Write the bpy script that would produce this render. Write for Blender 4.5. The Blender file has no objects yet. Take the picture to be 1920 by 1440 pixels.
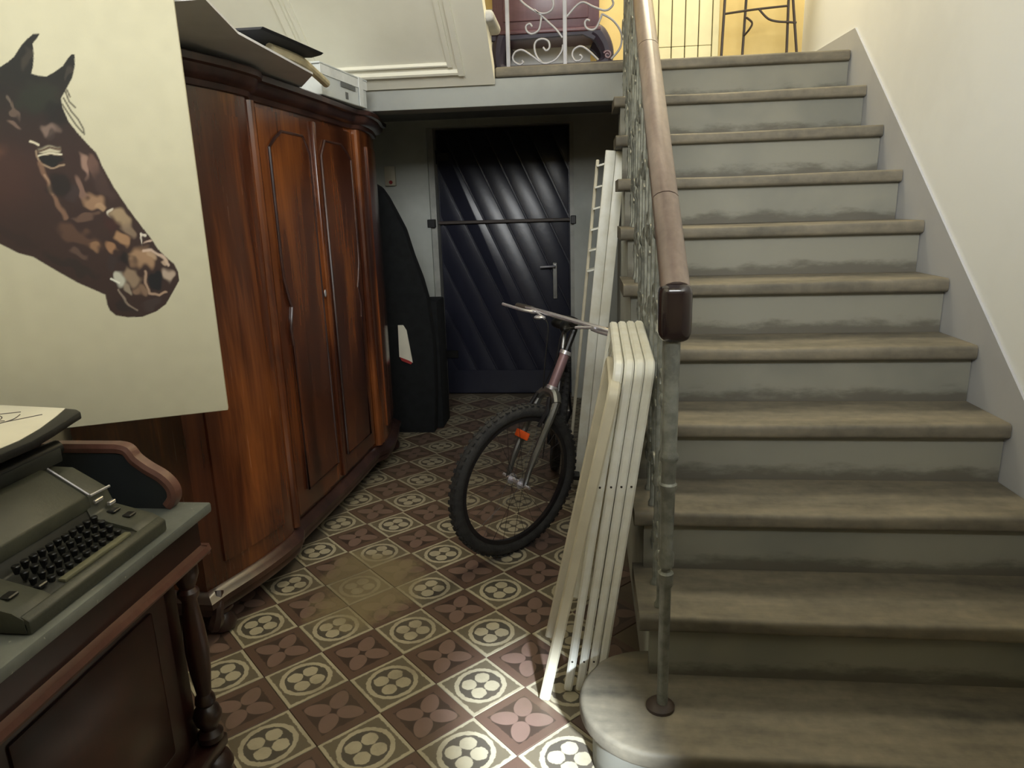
import bpy, bmesh, math, random
import numpy as np
from mathutils import Vector, Matrix
random.seed(7)
PI = math.pi
SC = bpy.context.scene
COL = SC.collection

# ------------------------------------------------------------------ camera
cam_d = bpy.data.cameras.new('camera')
cam = bpy.data.objects.new('camera', cam_d)
COL.objects.link(cam)
cam_d.sensor_fit = 'HORIZONTAL'; cam_d.sensor_width = 36.0
cam_d.lens = 1309.5 / 1920 * 36.0
cam_d.clip_start = 0.05
_r = Vector((0.9946, 0.0992, -0.0289)).normalized()
_f = Vector((-0.1032, 0.9644, -0.2436)).normalized()
_u = _r.cross(_f).normalized()
_r = _f.cross(_u).normalized()
cam.matrix_world = Matrix(((_r.x, _u.x, -_f.x, -0.3585), (_r.y, _u.y, -_f.y, -1.4343), (_r.z, _u.z, -_f.z, 1.447), (0, 0, 0, 1)))
SC.camera = cam

# ------------------------------------------------------------------ world, lights, exposure
W = bpy.data.worlds.new('stairwell_daylight'); SC.world = W
W.use_nodes = True
_bg = W.node_tree.nodes['Background']
_bg.inputs[0].default_value = (1.0, 0.97, 0.90, 1)
_bg.inputs[1].default_value = 0.26

def area(name, loc, target, sx, sy, power, col, spread=PI):
    l = bpy.data.lights.new(name, 'AREA'); l.shape = 'RECTANGLE'; l.size = sx; l.size_y = sy
    l.energy = power; l.color = col; l.spread = spread
    o = bpy.data.objects.new(name, l); COL.objects.link(o); o.location = loc
    o.rotation_euler = (Vector(target) - Vector(loc)).to_track_quat('-Z', 'Y').to_euler()
    return o
# tall stairwell window on the upper floor behind the photographer, above the added light-blocking slab
area('stairwell_window_light', (-0.35, -2.95, 2.97), (-0.35, 1.2, 2.0), 2.3, 1.45, 165, (0.95, 0.98, 1.0))
# warm lamp over the upper landing
area('landing_lamp_light', (0.25, 2.55, 4.3), (0.35, 2.95, 2.2), 0.8, 0.8, 50, (1.0, 0.89, 0.62))
# narrow shaft of daylight from the entrance door fanlight
_sp = bpy.data.lights.new('fanlight_shaft', 'SPOT'); _sp.energy = 2600; _sp.color = (0.80, 0.90, 1.0)
_sp.spot_size = math.radians(8.5); _sp.spot_blend = 0.9; _sp.shadow_soft_size = 0.08
_so = bpy.data.objects.new('fanlight_shaft', _sp); COL.objects.link(_so); _so.location = (0.45, -2.6, 1.95)
_so.rotation_euler = (Vector((-0.50, 0.22, 0)) - _so.location).to_track_quat('-Z', 'Y').to_euler()

SC.view_settings.view_transform = 'Standard'
SC.view_settings.look = 'None'
SC.view_settings.gamma = 1.0
SC.view_settings.use_curve_mapping = False
SC.view_settings.exposure = 0.12

# ------------------------------------------------------------------ helpers
def lin(c):
    return tuple(((v / 255 / 12.92) if v / 255 <= 0.04045 else ((v / 255 + 0.055) / 1.055) ** 2.4) for v in c)
def L4(c): return (*lin(c), 1.0)

class NT:
    """tiny node-graph helper"""
    def __init__(s, name, rough=0.5, metal=0.0, coat=0.0, spec=0.5):
        m = bpy.data.materials.new(name); m.use_nodes = True
        s.m = m; s.t = m.node_tree; s.b = s.t.nodes['Principled BSDF']
        s.b.inputs['Roughness'].default_value = rough
        s.b.inputs['Metallic'].default_value = metal
        s.b.inputs['Coat Weight'].default_value = coat
        s.b.inputs['Specular IOR Level'].default_value = spec
    def n(s, typ, **kw):
        nd = s.t.nodes.new(typ)
        for k, v in kw.items(): setattr(nd, k, v)
        return nd
    def put(s, sock, v):
        if hasattr(v, 'is_output'): s.t.links.new(v, sock)
        elif isinstance(v, (tuple, list)) and len(v) == 3 and sock.type == 'RGBA': sock.default_value = (*v, 1)
        else: sock.default_value = v
    def math(s, op, a, b=0.0, c=0.0, clamp=False):
        nd = s.n('ShaderNodeMath', operation=op, use_clamp=clamp)
        s.put(nd.inputs[0], a); s.put(nd.inputs[1], b); s.put(nd.inputs[2], c)
        return nd.outputs[0]
    def step(s, v, lo, hi):
        nd = s.n('ShaderNodeMapRange', interpolation_type='SMOOTHSTEP')
        s.put(nd.inputs['Value'], v); nd.inputs['From Min'].default_value = lo; nd.inputs['From Max'].default_value = hi
        return nd.outputs[0]
    def mix(s, f, a, b, mode='MIX'):
        nd = s.n('ShaderNodeMix', data_type='RGBA', blend_type=mode)
        s.put(nd.inputs[0], f); s.put(nd.inputs[6], a); s.put(nd.inputs[7], b)
        return nd.outputs[2]
    def coord(s, kind='Object'):
        return s.n('ShaderNodeTexCoord').outputs[kind]
    def pos(s): return s.n('ShaderNodeNewGeometry').outputs['Position']
    def sep(s, v):
        nd = s.n('ShaderNodeSeparateXYZ'); s.put(nd.inputs[0], v); return nd.outputs
    def mapping(s, v, scale=(1, 1, 1), loc=(0, 0, 0), rot=(0, 0, 0)):
        nd = s.n('ShaderNodeMapping'); s.put(nd.inputs[0], v)
        nd.inputs['Scale'].default_value = scale; nd.inputs['Location'].default_value = loc; nd.inputs['Rotation'].default_value = rot
        return nd.outputs[0]
    def noise(s, v, scale, detail=3, rough=0.55, dist=0.0):
        nd = s.n('ShaderNodeTexNoise'); s.put(nd.inputs['Vector'], v)
        nd.inputs['Scale'].default_value = scale; nd.inputs['Detail'].default_value = detail
        nd.inputs['Roughness'].default_value = rough; nd.inputs['Distortion'].default_value = dist
        return nd.outputs[0]
    def ramp(s, f, stops):
        nd = s.n('ShaderNodeValToRGB'); s.put(nd.inputs[0], f)
        e = nd.color_ramp.elements
        while len(e) < len(stops): e.new(0.5)
        for k, (p, c) in enumerate(stops): e[k].position = p; e[k].color = (*c, 1)
        return nd.outputs[0]
    def col(s, v): s.put(s.b.inputs['Base Color'], v)
    def rough(s, v): s.put(s.b.inputs['Roughness'], v)
    def bump(s, h, strength=0.2, dist=0.01):
        nd = s.n('ShaderNodeBump'); nd.inputs['Strength'].default_value = strength; nd.inputs['Distance'].default_value = dist
        s.put(nd.inputs['Height'], h); s.t.links.new(nd.outputs[0], s.b.inputs['Normal'])

def plain(name, rgb, rough=0.5, metal=0.0, var=0.10, scale=9.0, coat=0.0, bump=0.0, rgb2=None):
    s = NT(name, rough, metal, coat)
    c = lin(rgb)
    n = s.noise(s.coord(), scale, 4)
    c2 = lin(rgb2) if rgb2 else tuple(v * (1 - var * 2.2) for v in c)
    s.col(s.mix(s.step(n, 0.35, 0.7), c, c2))
    if bump: s.bump(s.noise(s.coord(), scale * 6, 3), bump, 0.004)
    return s.m

def wood(name, dark, mid, lite, rough=0.3, sc=(5, 5, 0.55), coat=0.3, patch=1.2):
    s = NT(name, rough, 0, coat); s.b.inputs['Coat Roughness'].default_value = 0.2
    co = s.coord()
    v = s.mapping(co, sc)
    a = s.noise(v, 1.6, 5, 0.6, 0.8)
    g = s.noise(s.mapping(co, (60, 60, 2.5)), 1.0, 3, 0.6, 0.2)
    big = s.noise(s.mapping(co, (2.2, 2.2, 0.8)), patch, 2, 0.5, 0.4)
    f = s.math('ADD', s.math('MULTIPLY', a, 0.50), s.math('ADD', s.math('MULTIPLY', g, 0.14), s.math('MULTIPLY', big, 0.40)))
    s.col(s.ramp(f, [(0.36, lin(dark)), (0.52, lin(mid)), (0.68, lin(lite))]))
    s.rough(s.math('ADD', s.math('MULTIPLY', g, 0.12), rough - 0.05))
    s.bump(g, 0.05, 0.002)
    return s.m

def plaster(name, rgb, rgb2, rough=0.85, sc=1.4, bump=0.12):
    s = NT(name, rough)
    p = s.pos()
    n = s.noise(p, sc, 5, 0.6)
    s.col(s.mix(s.step(n, 0.38, 0.72), lin(rgb), lin(rgb2)))
    s.bump(s.noise(p, 35, 4), bump, 0.004)
    return s.m

class MB:
    def __init__(s): s.b = bmesh.new()
    def poly(s, pts, faces):
        vs = [s.b.verts.new(p) for p in pts]
        for f in faces:
            try: s.b.faces.new([vs[i] for i in f])
            except ValueError: pass
        return vs
    def box(s, x0, x1, y0, y1, z0, z1, bev=0.0, seg=2, M=None):
        t = bmesh.new()
        v = [t.verts.new(p) for p in [(x0, y0, z0), (x1, y0, z0), (x1, y1, z0), (x0, y1, z0), (x0, y0, z1), (x1, y0, z1), (x1, y1, z1), (x0, y1, z1)]]
        for f in [(0, 3, 2, 1), (4, 5, 6, 7), (0, 1, 5, 4), (1, 2, 6, 5), (2, 3, 7, 6), (3, 0, 4, 7)]: t.faces.new([v[i] for i in f])
        if bev: bmesh.ops.bevel(t, geom=t.edges[:], offset=bev, segments=seg, profile=0.5, affect='EDGES')
        s.merge(t, M); return s
    def merge(s, t, M=None):
        if M is not None: bmesh.ops.transform(t, matrix=M, verts=t.verts)
        me = bpy.data.meshes.new('tmp'); t.to_mesh(me); t.free()
        s.b.from_mesh(me); bpy.data.meshes.remove(me)
    def tube(s, pts, r, seg=8, closed=False, cap=True, sect=None, up=None):
        """sweep a circle (or a 2-D section) along a polyline; r may be a list"""
        P = [Vector(p) for p in pts]; n = len(P)
        rr = r if isinstance(r, (list, tuple)) else [r] * n
        if sect is None: sect = [(math.cos(2 * PI * k / seg), math.sin(2 * PI * k / seg)) for k in range(seg)]
        seg = len(sect)
        rings = []; prev = None
        for i in range(n):
            if closed: t = (P[(i + 1) % n] - P[i - 1])
            else: t = (P[min(i + 1, n - 1)] - P[max(i - 1, 0)])
            if t.length < 1e-9: t = Vector((0, 0, 1))
            t.normalize()
            if up is not None:
                a = Vector(up) - t * t.dot(Vector(up))
            elif prev is None:
                a = Vector((0, 0, 1)) if abs(t.z) < 0.9 else Vector((1, 0, 0)); a = a - t * a.dot(t)
            else: a = prev - t * prev.dot(t)
            if a.length < 1e-6: a = t.orthogonal()
            a.normalize(); b = t.cross(a); prev = a
            k = 1.0
            if (closed or 0 < i < n - 1) and up is not None:
                d1 = (P[i] - P[i - 1]).normalized(); d2 = (P[(i + 1) % n] - P[i]).normalized()
                c = max(0.5, math.sqrt(max(0, (1 + d1.dot(d2)) / 2))); k = 1.0
            rings.append([s.b.verts.new(P[i] + a * (u * rr[i]) + b * (v * rr[i] * k)) for u, v in sect])
        for i in range(n if closed else n - 1):
            A, B = rings[i], rings[(i + 1) % n]
            for k in range(seg): s.b.faces.new((A[k], A[(k + 1) % seg], B[(k + 1) % seg], B[k]))
        if cap and not closed:
            s.b.faces.new(rings[0][::-1]); s.b.faces.new(rings[-1])
        return s
    def lathe(s, prof, c=(0, 0), seg=20, M=None):
        t = bmesh.new(); rings = []
        for r, z in prof:
            rings.append([t.verts.new((c[0] + max(r, 1e-4) * math.cos(2 * PI * k / seg), c[1] + max(r, 1e-4) * math.sin(2 * PI * k / seg), z)) for k in range(seg)])
        for A, B in zip(rings, rings[1:]):
            for k in range(seg): t.faces.new((A[k], A[(k + 1) % seg], B[(k + 1) % seg], B[k]))
        t.faces.new(rings[0][::-1]); t.faces.new(rings[-1])
        s.merge(t, M); return s
    def prism(s, pts, axis, a, b, bev=0.0, M=None):
        """extrude a 2-D outline along axis 'x','y' or 'z' from a to b"""
        def P(p, h): return {'x': (h, p[0], p[1]), 'y': (p[0], h, p[1]), 'z': (p[0], p[1], h)}[axis]
        t = bmesh.new(); n = len(pts)
        A = [t.verts.new(P(p, a)) for p in pts]; B = [t.verts.new(P(p, b)) for p in pts]
        t.faces.new(A[::-1]); t.faces.new(B)
        for i in range(n): t.faces.new((A[i], A[(i + 1) % n], B[(i + 1) % n], B[i]))
        bmesh.ops.recalc_face_normals(t, faces=t.faces)
        if bev: bmesh.ops.bevel(t, geom=t.edges[:], offset=bev, segments=2, profile=0.5, affect='EDGES')
        s.merge(t, M); return s
    def sphere(s, c, rx, ry, rz, su=14, sv=9, M=None):
        t = bmesh.new(); bmesh.ops.create_uvsphere(t, u_segments=su, v_segments=sv, radius=1.0)
        bmesh.ops.transform(t, matrix=Matrix.Translation(c) @ Matrix.Diagonal((rx, ry, rz, 1)), verts=t.verts)
        s.merge(t, M); return s
    def mesh(s, name, smooth=35):
        bmesh.ops.recalc_face_normals(s.b, faces=s.b.faces)
        me = bpy.data.meshes.new(name); s.b.to_mesh(me); s.b.free()
        if smooth:
            me.polygons.foreach_set('use_smooth', [True] * len(me.polygons))
            me.set_sharp_from_angle(angle=math.radians(smooth))
        return me

ORG = {}
def link(name, me, m, parent=None):
    o = bpy.data.objects.new(name, me)
    if m is not None:
        me.materials.clear(); me.materials.append(m)
    COL.objects.link(o)
    if parent is not None: o.parent = parent
    return o
def part(name, mb, m, parent, label=None, smooth=35):
    """geometry given in the thing's own frame (world axes at ORG for unrotated things)"""
    org = ORG.get(parent.name, Vector((0, 0, 0)))
    me = mb.mesh(name, smooth) if isinstance(mb, MB) else mb
    if org.length: me.transform(Matrix.Translation(-org))
    o = link(name, me, m, parent)
    ORG[o.name] = org
    if label: o['label'] = label
    return o
def thing(name, label, cat, loc, group=None, M=None):
    o = bpy.data.objects.new(name, None); COL.objects.link(o); o.empty_display_size = 0.1
    if M is not None: o.matrix_world = M; ORG[o.name] = Vector((0, 0, 0))
    else: o.location = loc; ORG[o.name] = Vector(loc)
    o['label'] = label; o['category'] = cat
    if group: o['group'] = group
    return o
def solo(name, mb, m, label, cat, loc, group=None, smooth=35):
    me = mb.mesh(name, smooth) if isinstance(mb, MB) else mb
    me.transform(Matrix.Translation(-Vector(loc)))
    o = link(name, me, m); o.location = loc; o['label'] = label; o['category'] = cat
    if group: o['group'] = group
    ORG[o.name] = Vector(loc)
    return o
def struct(name, mb, m, label, cat, smooth=35):
    o = link(name, mb.mesh(name, smooth), m); o['kind'] = 'structure'; o['label'] = label; o['category'] = cat
    ORG[o.name] = Vector((0, 0, 0))
    return o
def arc(c, r, a0, a1, n, f):
    return [f(c[0] + r * math.cos(a0 + (a1 - a0) * k / n), c[1] + r * math.sin(a0 + (a1 - a0) * k / n)) for k in range(n + 1)]
def catmull(P, n=6):
    P = [Vector(p) for p in P]; out = []
    for i in range(len(P) - 1):
        p0 = P[max(i - 1, 0)]; p1 = P[i]; p2 = P[i + 1]; p3 = P[min(i + 2, len(P) - 1)]
        for k in range(n):
            t = k / n
            out.append(0.5 * ((2 * p1) + (p2 - p0) * t + (2 * p0 - 5 * p1 + 4 * p2 - p3) * t * t + (3 * p1 - p0 - 3 * p2 + p3) * t ** 3))
    out.append(P[-1]); return out
RECT = lambda a, b: [(-a, -b), (a, -b), (a, b), (-a, b)]
def ROUNDRECT(a, b, q=0.3):
    c = q * min(a, b)
    return [(-a + c, -b), (a - c, -b), (a, -b + c), (a, b - c), (a - c, b), (-a + c, b), (-a, b - c), (-a, -b + c)]

# ------------------------------------------------------------------ materials
M_wall = plaster('white_plaster', (240, 243, 246), (232, 235, 238))
M_wall_l = plaster('cream_plaster', (226, 218, 190), (212, 204, 178))
M_yellow = plaster('yellow_plaster', (240, 216, 150), (228, 200, 132))
M_soffit = plaster('soffit_plaster', (244, 240, 224), (234, 230, 212))
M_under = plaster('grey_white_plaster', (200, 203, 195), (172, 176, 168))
M_band = plaster('grey_dado_paint', (182, 184, 190), (168, 170, 177), 0.6)
M_grout = plaster('floor_grout', (120, 108, 92), (96, 86, 74))
M_beam = plaster('grey_beam_paint', (166, 168, 163), (152, 154, 150))
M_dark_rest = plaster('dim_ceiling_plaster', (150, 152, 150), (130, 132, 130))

def tile_mat(name, light):
    s = NT(name, 0.42)
    x, y, z = s.sep(s.mapping(s.coord(), (10, 10, 10)))
    p = s.pos()
    j = s.math('MULTIPLY', s.math('SUBTRACT', s.noise(p, 60, 2), 0.5), 0.10)
    ax = s.math('ABSOLUTE', x); ay = s.math('ABSOLUTE', y)
    mx = s.math('ADD', s.math('MAXIMUM', ax, ay), j)
    r = s.math('ADD', s.math('SQRT', s.math('ADD', s.math('MULTIPLY', x, x), s.math('MULTIPLY', y, y))), j)
    gr = s.noise(p, 4.5, 5, 0.65)
    if light:
        cream, dk, md = lin((200, 191, 164)), lin((88, 84, 76)), lin((116, 108, 90))
        border = s.step(mx, 0.87, 0.90)
        ring = s.math('SUBTRACT', 1.0, s.step(s.math('ABSOLUTE', s.math('SUBTRACT', r, 0.745)), 0.06, 0.085))
        dx = s.math('SUBTRACT', ax, 0.255); dy = s.math('SUBTRACT', ay, 0.255)
        pr = s.math('ADD', s.math('SQRT', s.math('ADD', s.math('MULTIPLY', dx, dx), s.math('MULTIPLY', dy, dy))), j)
        petal = s.math('SUBTRACT', 1.0, s.step(pr, 0.225, 0.255))
        dot = s.step(r, 0.07, 0.10)
        m = s.math('MAXIMUM', s.math('MAXIMUM', border, ring), s.math('MULTIPLY', petal, dot))
        field = s.mix(s.step(r, 0.66, 0.72), dk, md)
        c = s.mix(m, field, cream)
    else:
        frame, dk, leaf = lin((102, 79, 69)), lin((64, 50, 45)), lin((134, 109, 99))
        border = s.step(mx, 0.70, 0.73)
        d = s.math('MULTIPLY', s.math('ADD', ax, ay), 0.7071); q = s.math('MULTIPLY', s.math('ABSOLUTE', s.math('SUBTRACT', ax, ay)), 0.7071)
        e1 = s.math('DIVIDE', s.math('SUBTRACT', d, 0.51), 0.42)
        w = s.math('SUBTRACT', 0.33, s.math('MULTIPLY', d, 0.10))
        e2 = s.math('DIVIDE', q, w)
        e = s.math('ADD', s.math('ADD', s.math('MULTIPLY', e1, e1), s.math('MULTIPLY', e2, e2)), j)
        petal = s.math('SUBTRACT', 1.0, s.step(e, 0.85, 1.05))
        c = s.mix(border, s.mix(petal, dk, leaf), frame)
    # trodden dust, grime and a worn pale patch beside the wardrobe
    px, py, pz = s.sep(p)
    wx = s.math('DIVIDE', s.math('ADD', px, 1.22), 0.26); wy = s.math('DIVIDE', s.math('SUBTRACT', py, 1.02), 0.34)
    wd = s.math('ADD', s.math('ADD', s.math('MULTIPLY', wx, wx), s.math('MULTIPLY', wy, wy)), s.math('MULTIPLY', s.math('SUBTRACT', gr, 0.5), 2.6))
    worn = s.math('MULTIPLY', s.math('SUBTRACT', 1.0, s.step(wd, 0.25, 1.0)), 0.75)
    c = s.mix(worn, c, lin((152, 138, 104)))
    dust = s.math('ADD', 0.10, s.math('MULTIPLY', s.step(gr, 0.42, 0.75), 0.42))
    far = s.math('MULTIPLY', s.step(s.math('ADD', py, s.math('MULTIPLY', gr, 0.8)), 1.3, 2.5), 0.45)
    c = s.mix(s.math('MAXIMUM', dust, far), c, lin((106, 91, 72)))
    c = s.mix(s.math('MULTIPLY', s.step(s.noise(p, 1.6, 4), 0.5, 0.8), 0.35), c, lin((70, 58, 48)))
    s.col(c)
    s.rough(s.math('ADD', 0.34, s.math('MULTIPLY', gr, 0.22)))
    s.bump(gr, 0.08, 0.003)
    return s.m
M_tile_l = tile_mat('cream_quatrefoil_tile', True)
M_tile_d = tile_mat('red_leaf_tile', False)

def tread_mat():
    s = NT('worn_stone_tread', 0.62); p = s.pos()
    a = s.noise(s.mapping(p, (1.2, 5, 5)), 2.0, 5, 0.6); b = s.noise(p, 26, 4, 0.6)
    c = s.ramp(s.math('ADD', s.math('MULTIPLY', a, 0.75), s.math('MULTIPLY', b, 0.25)), [(0.34, lin((84, 80, 70))), (0.52, lin((116, 109, 94))), (0.68, lin((138, 129, 110)))])
    s.col(c); s.bump(b, 0.12, 0.004); return s.m
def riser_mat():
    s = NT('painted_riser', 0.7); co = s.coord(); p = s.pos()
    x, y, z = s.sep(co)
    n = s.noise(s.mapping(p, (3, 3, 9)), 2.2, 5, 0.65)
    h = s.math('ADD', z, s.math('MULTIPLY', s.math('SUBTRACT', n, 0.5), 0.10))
    foot_band = s.math('MULTIPLY', s.math('SUBTRACT', 1.0, s.step(h, 0.015, 0.055)), 0.72)  # uneven band, darker towards the foot of each riser
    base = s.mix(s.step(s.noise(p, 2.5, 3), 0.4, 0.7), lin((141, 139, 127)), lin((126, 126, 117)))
    s.col(s.mix(foot_band, base, lin((78, 72, 62)))); s.bump(s.noise(p, 40, 3), 0.08, 0.003)
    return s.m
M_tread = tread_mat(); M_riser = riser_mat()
M_ward = wood('polished_walnut_veneer', (42, 21, 16), (84, 44, 27), (152, 88, 44), 0.24, (3.2, 3.2, 0.55), 0.5, 1.3)
M_ward_d = wood('dark_walnut_moulding', (34, 20, 19), (60, 38, 34), (90, 60, 50), 0.32, (3, 3, 3), 0.3)
M_desk = wood('dark_mahogany', (24, 11, 9), (44, 20, 15), (66, 32, 22), 0.34, (4, 1.2, 4), 0.25)
M_desk_m = wood('worn_mahogany_edge', (70, 42, 34), (98, 64, 54), (124, 88, 76), 0.36, (4, 1, 4), 0.2)
def green_top():
    s = NT('grey_green_painted_top', 0.55); p = s.pos()
    n = s.noise(p, 7, 5, 0.6); sp = s.noise(p, 90, 2)
    c = s.mix(s.step(n, 0.38, 0.7), lin((94, 98, 94)), lin((116, 119, 113)))
    s.col(s.mix(s.step(sp, 0.70, 0.76), c, lin((150, 152, 138)))); s.bump(n, 0.06, 0.003); return s.m
M_desktop = green_top()
M_panel_blk = plain('dark_slate_panel', (38, 42, 44), 0.6)
M_typew = plain('olive_grey_enamel', (66, 67, 56), 0.46, var=0.08, bump=0.15, scale=14)
M_typew_d = plain('dark_enamel', (46, 47, 42), 0.5, var=0.1)
M_key = plain('black_keycap', (26, 26, 26), 0.28, var=0.05)
M_space = plain('olive_space_bar', (120, 118, 94), 0.45)
M_chrome = plain('chrome', (226, 224, 230), 0.26, 0.75, 0.03)
M_black = plain('black_plastic', (24, 23, 22), 0.42)
M_blackcloth = plain('black_cloth', (20, 22, 23), 0.95, var=0.2, bump=0.4, scale=20)
M_paper = plain('drawing_paper', (232, 226, 206), 0.8, var=0.03)
M_graphite = plain('graphite_line', (92, 84, 78), 0.8)
M_tyre = plain('tyre_rubber', (54, 53, 52), 0.8, var=0.2, bump=0.5, scale=30)
M_steel = plain('brushed_steel', (150, 150, 148), 0.32, 0.9, 0.08)
M_frame_b = plain('dark_bike_paint', (38, 36, 38), 0.35)
M_frame_r = plain('pinkish_bike_paint', (150, 120, 122), 0.35, 0.2)
M_frame_red = plain('dull_red_bike_paint', (110, 60, 62), 0.4)
M_orange = plain('orange_reflector', (226, 92, 40), 0.25)
M_white = plain('white_enamel', (242, 242, 232), 0.38, var=0.05, rgb2=(228, 225, 208))
M_cream = plain('yellowed_enamel', (214, 206, 182), 0.45, var=0.06)
M_rivet = plain('dark_rivet', (60, 54, 46), 0.5)
M_iron = plain('grey_painted_iron', (138, 140, 132), 0.36, 0.25, 0.18, 30, bump=0.3)
M_iron_l = plain('pale_painted_iron', (168, 166, 168), 0.45, 0.1, 0.1)
M_iron_d = plain('dark_brown_iron', (66, 54, 46), 0.5)
M_handrail = wood('worn_handrail_wood', (82, 68, 60), (116, 100, 90), (150, 134, 120), 0.34, (8, 1.2, 1.2), 0.3)
M_cap = plain('dark_polished_wood', (44, 34, 34), 0.18, coat=0.5)
def door_mat():
    s = NT('dark_navy_door_paint', 0.30); p = s.pos()
    n = s.noise(s.mapping(p, (5, 1, 1.6), rot=(0, math.radians(24), 0)), 3, 4)
    s.col(s.mix(n, lin((33, 34, 46)), lin((44, 45, 58)))); s.bump(s.noise(p, 25, 3), 0.12, 0.004); return s.m
M_door = door_mat()
M_doorframe = plain('white_door_frame', (178, 178, 170), 0.5, var=0.12)
M_board = plain('grey_board', (214, 214, 216), 0.8, var=0.06, scale=4)
M_board_d = plain('charcoal_board', (58, 58, 62), 0.7)
M_card = plain('cream_card', (228, 214, 176), 0.75)
M_box = plain('white_cardboard', (218, 222, 220), 0.7, var=0.05)
M_tape = plain('translucent_tape', (238, 240, 238), 0.3)
M_print = plain('grey_print', (120, 122, 120), 0.8)
M_plum = wood('plum_brown_wood', (72, 44, 52), (104, 72, 82), (136, 104, 112), 0.4, (1, 3, 3), 0.2)
M_plum_d = plain('dark_violet_underside', (50, 42, 62), 0.5)
M_pale_plank = plain('pale_yellow_board', (240, 232, 188), 0.6, var=0.03)
M_gap = plain('dark_groove', (88, 84, 62), 0.9)
M_red = plain('red_edge', (170, 50, 46), 0.6)
M_stonewhite = plain('white_stone_tread', (214, 212, 206), 0.6)
# ------------------------------------------------------------------ setting
RISE = 0.19434; GO = 0.2326; XR = 0.916; XL = -0.215
ZL = 11 * RISE; YL = 10 * GO            # landing level and front edge
WLX = -2.12                              # left wall face
FLOOR = struct('floor', MB().box(-2.3, 1.1, -3.2, 4.3, -0.12, -0.004), M_grout, 'patterned encaustic tile floor of the stair hall', 'floor', 0)
# single tiles: cream quatrefoil and red leaf tiles laid diagonally
def tile_mesh(name, m):
    mb = MB(); a = 0.0991
    mb.box(-a, a, -a, a, -0.010, 0, 0.0012, 1)
    me = mb.mesh(name, 0); me.materials.append(m); return me
TM = [tile_mesh('floor_tile', M_tile_l), tile_mesh('floor_tile_red', M_tile_d)]
ta = math.radians(-44.72); tu = Vector((math.cos(ta), math.sin(ta), 0)); tv = Vector((-math.sin(ta), math.cos(ta), 0))
tor = Vector((-1.1108, 0.4358, 0))
for i in range(-24, 25):
    for j in range(-24, 25):
        c = tor + tu * ((i + 0.5) * 0.2) + tv * ((j + 0.5) * 0.2)
        if -1.78 < c.x < -0.16 and -0.95 < c.y < 3.95:
            if c.x < -1.66 and c.y > 0.9: continue
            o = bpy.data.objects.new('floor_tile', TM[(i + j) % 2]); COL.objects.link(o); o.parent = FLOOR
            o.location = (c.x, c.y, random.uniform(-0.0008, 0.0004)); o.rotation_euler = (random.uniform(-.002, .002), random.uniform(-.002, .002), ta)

struct('wall_left', MB().box(WLX - 0.15, WLX, -3.2, 4.2, 0, 6.2), M_wall_l, 'cream plaster wall behind the wardrobe', 'wall', 0)
struct('wall_right', MB().box(0.925, 1.08, -3.2, 4.2, 0, 6.2), M_wall, 'white plaster wall rising along the right of the stairs', 'wall', 0)
struct('wall_back_upper', MB().box(WLX, 0.925, 3.2, 3.3, ZL - 0.005, 6.2), M_yellow, 'yellow plaster wall at the back of the upper landing', 'wall', 0)
struct('trim_2', MB().box(WLX, -0.315, 3.185, 3.199, ZL, 2.62), M_wall, 'pale dado panel low on the yellow landing wall behind the chest', 'trim', 0)
wb = MB()
wb.box(WLX, -1.50, 3.85, 4.02, 0, 2.085).box(-0.43, 0.925, 3.85, 4.02, 0, 2.085).box(-1.50, -0.43, 3.85, 4.02, 2.035, 2.085).box(WLX, 0.925, 4.02, 4.15, 0, 2.085)
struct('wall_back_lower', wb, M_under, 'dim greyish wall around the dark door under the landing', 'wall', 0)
struct('light_block_slab', MB().box(WLX, 0.925, -3.05, -1.45, 2.08, 2.21), M_wall_l, 'unseen slab added over the entrance end to shade the lower stairs', 'light_block_slab', 0)  # slab added out of view to keep window light off the lower steps
struct('wall_rear', MB().box(WLX, 0.925, -3.2, -3.05, 0, 6.2), M_wall_l, 'cream wall of the hall behind the viewer', 'wall', 0)

# grey dado band following the stairs on the right wall
bd = MB()
tp = [(-0.20, 0.14), (0.675, 0.868), (2.311, 2.226), (3.195, 2.245), (3.195, 2.0), (2.4, 1.9), (0.3, 0.0), (-0.20, 0.0)]
bd.prism(tp, 'x', XR, 0.9245)
struct('trim_1', bd, M_band, 'grey painted dado band stepping up the right wall beside the stairs', 'trim', 0)

# ------------------------------------------------------------------ staircase
ST = thing('staircase', 'worn stone staircase rising to the landing on the right', 'staircase', (0.35, 1.2, 0))
TH = 0.048
def tread_outline():
    return [(XL, 0.0), (XR - 0.002, 0.0), (XR - 0.002, GO + 0.06), (XL, GO + 0.06)]
def nosed(outline, name, z=0.0):
    t = bmesh.new(); n = len(outline)
    A = [t.verts.new((x, y, z - TH)) for x, y in outline]; B = [t.verts.new((x, y, z)) for x, y in outline]
    t.faces.new(A[::-1]); t.faces.new(B)
    for i in range(n): t.faces.new((A[i], A[(i + 1) % n], B[(i + 1) % n], B[i]))
    bmesh.ops.recalc_face_normals(t, faces=t.faces)
    ed = [e for e in t.edges if abs(e.verts[0].co.z - e.verts[1].co.z) < 1e-6 and max(e.verts[0].co.y, e.verts[1].co.y) < GO + 0.05 and (e.calc_length() > 0.01)]
    # cut long edges so that the worn hollow can be pressed in
    bmesh.ops.bevel(t, geom=ed, offset=0.012, segments=3, profile=0.5, affect='EDGES')
    mb = MB(); mb.merge(t); return mb
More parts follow.
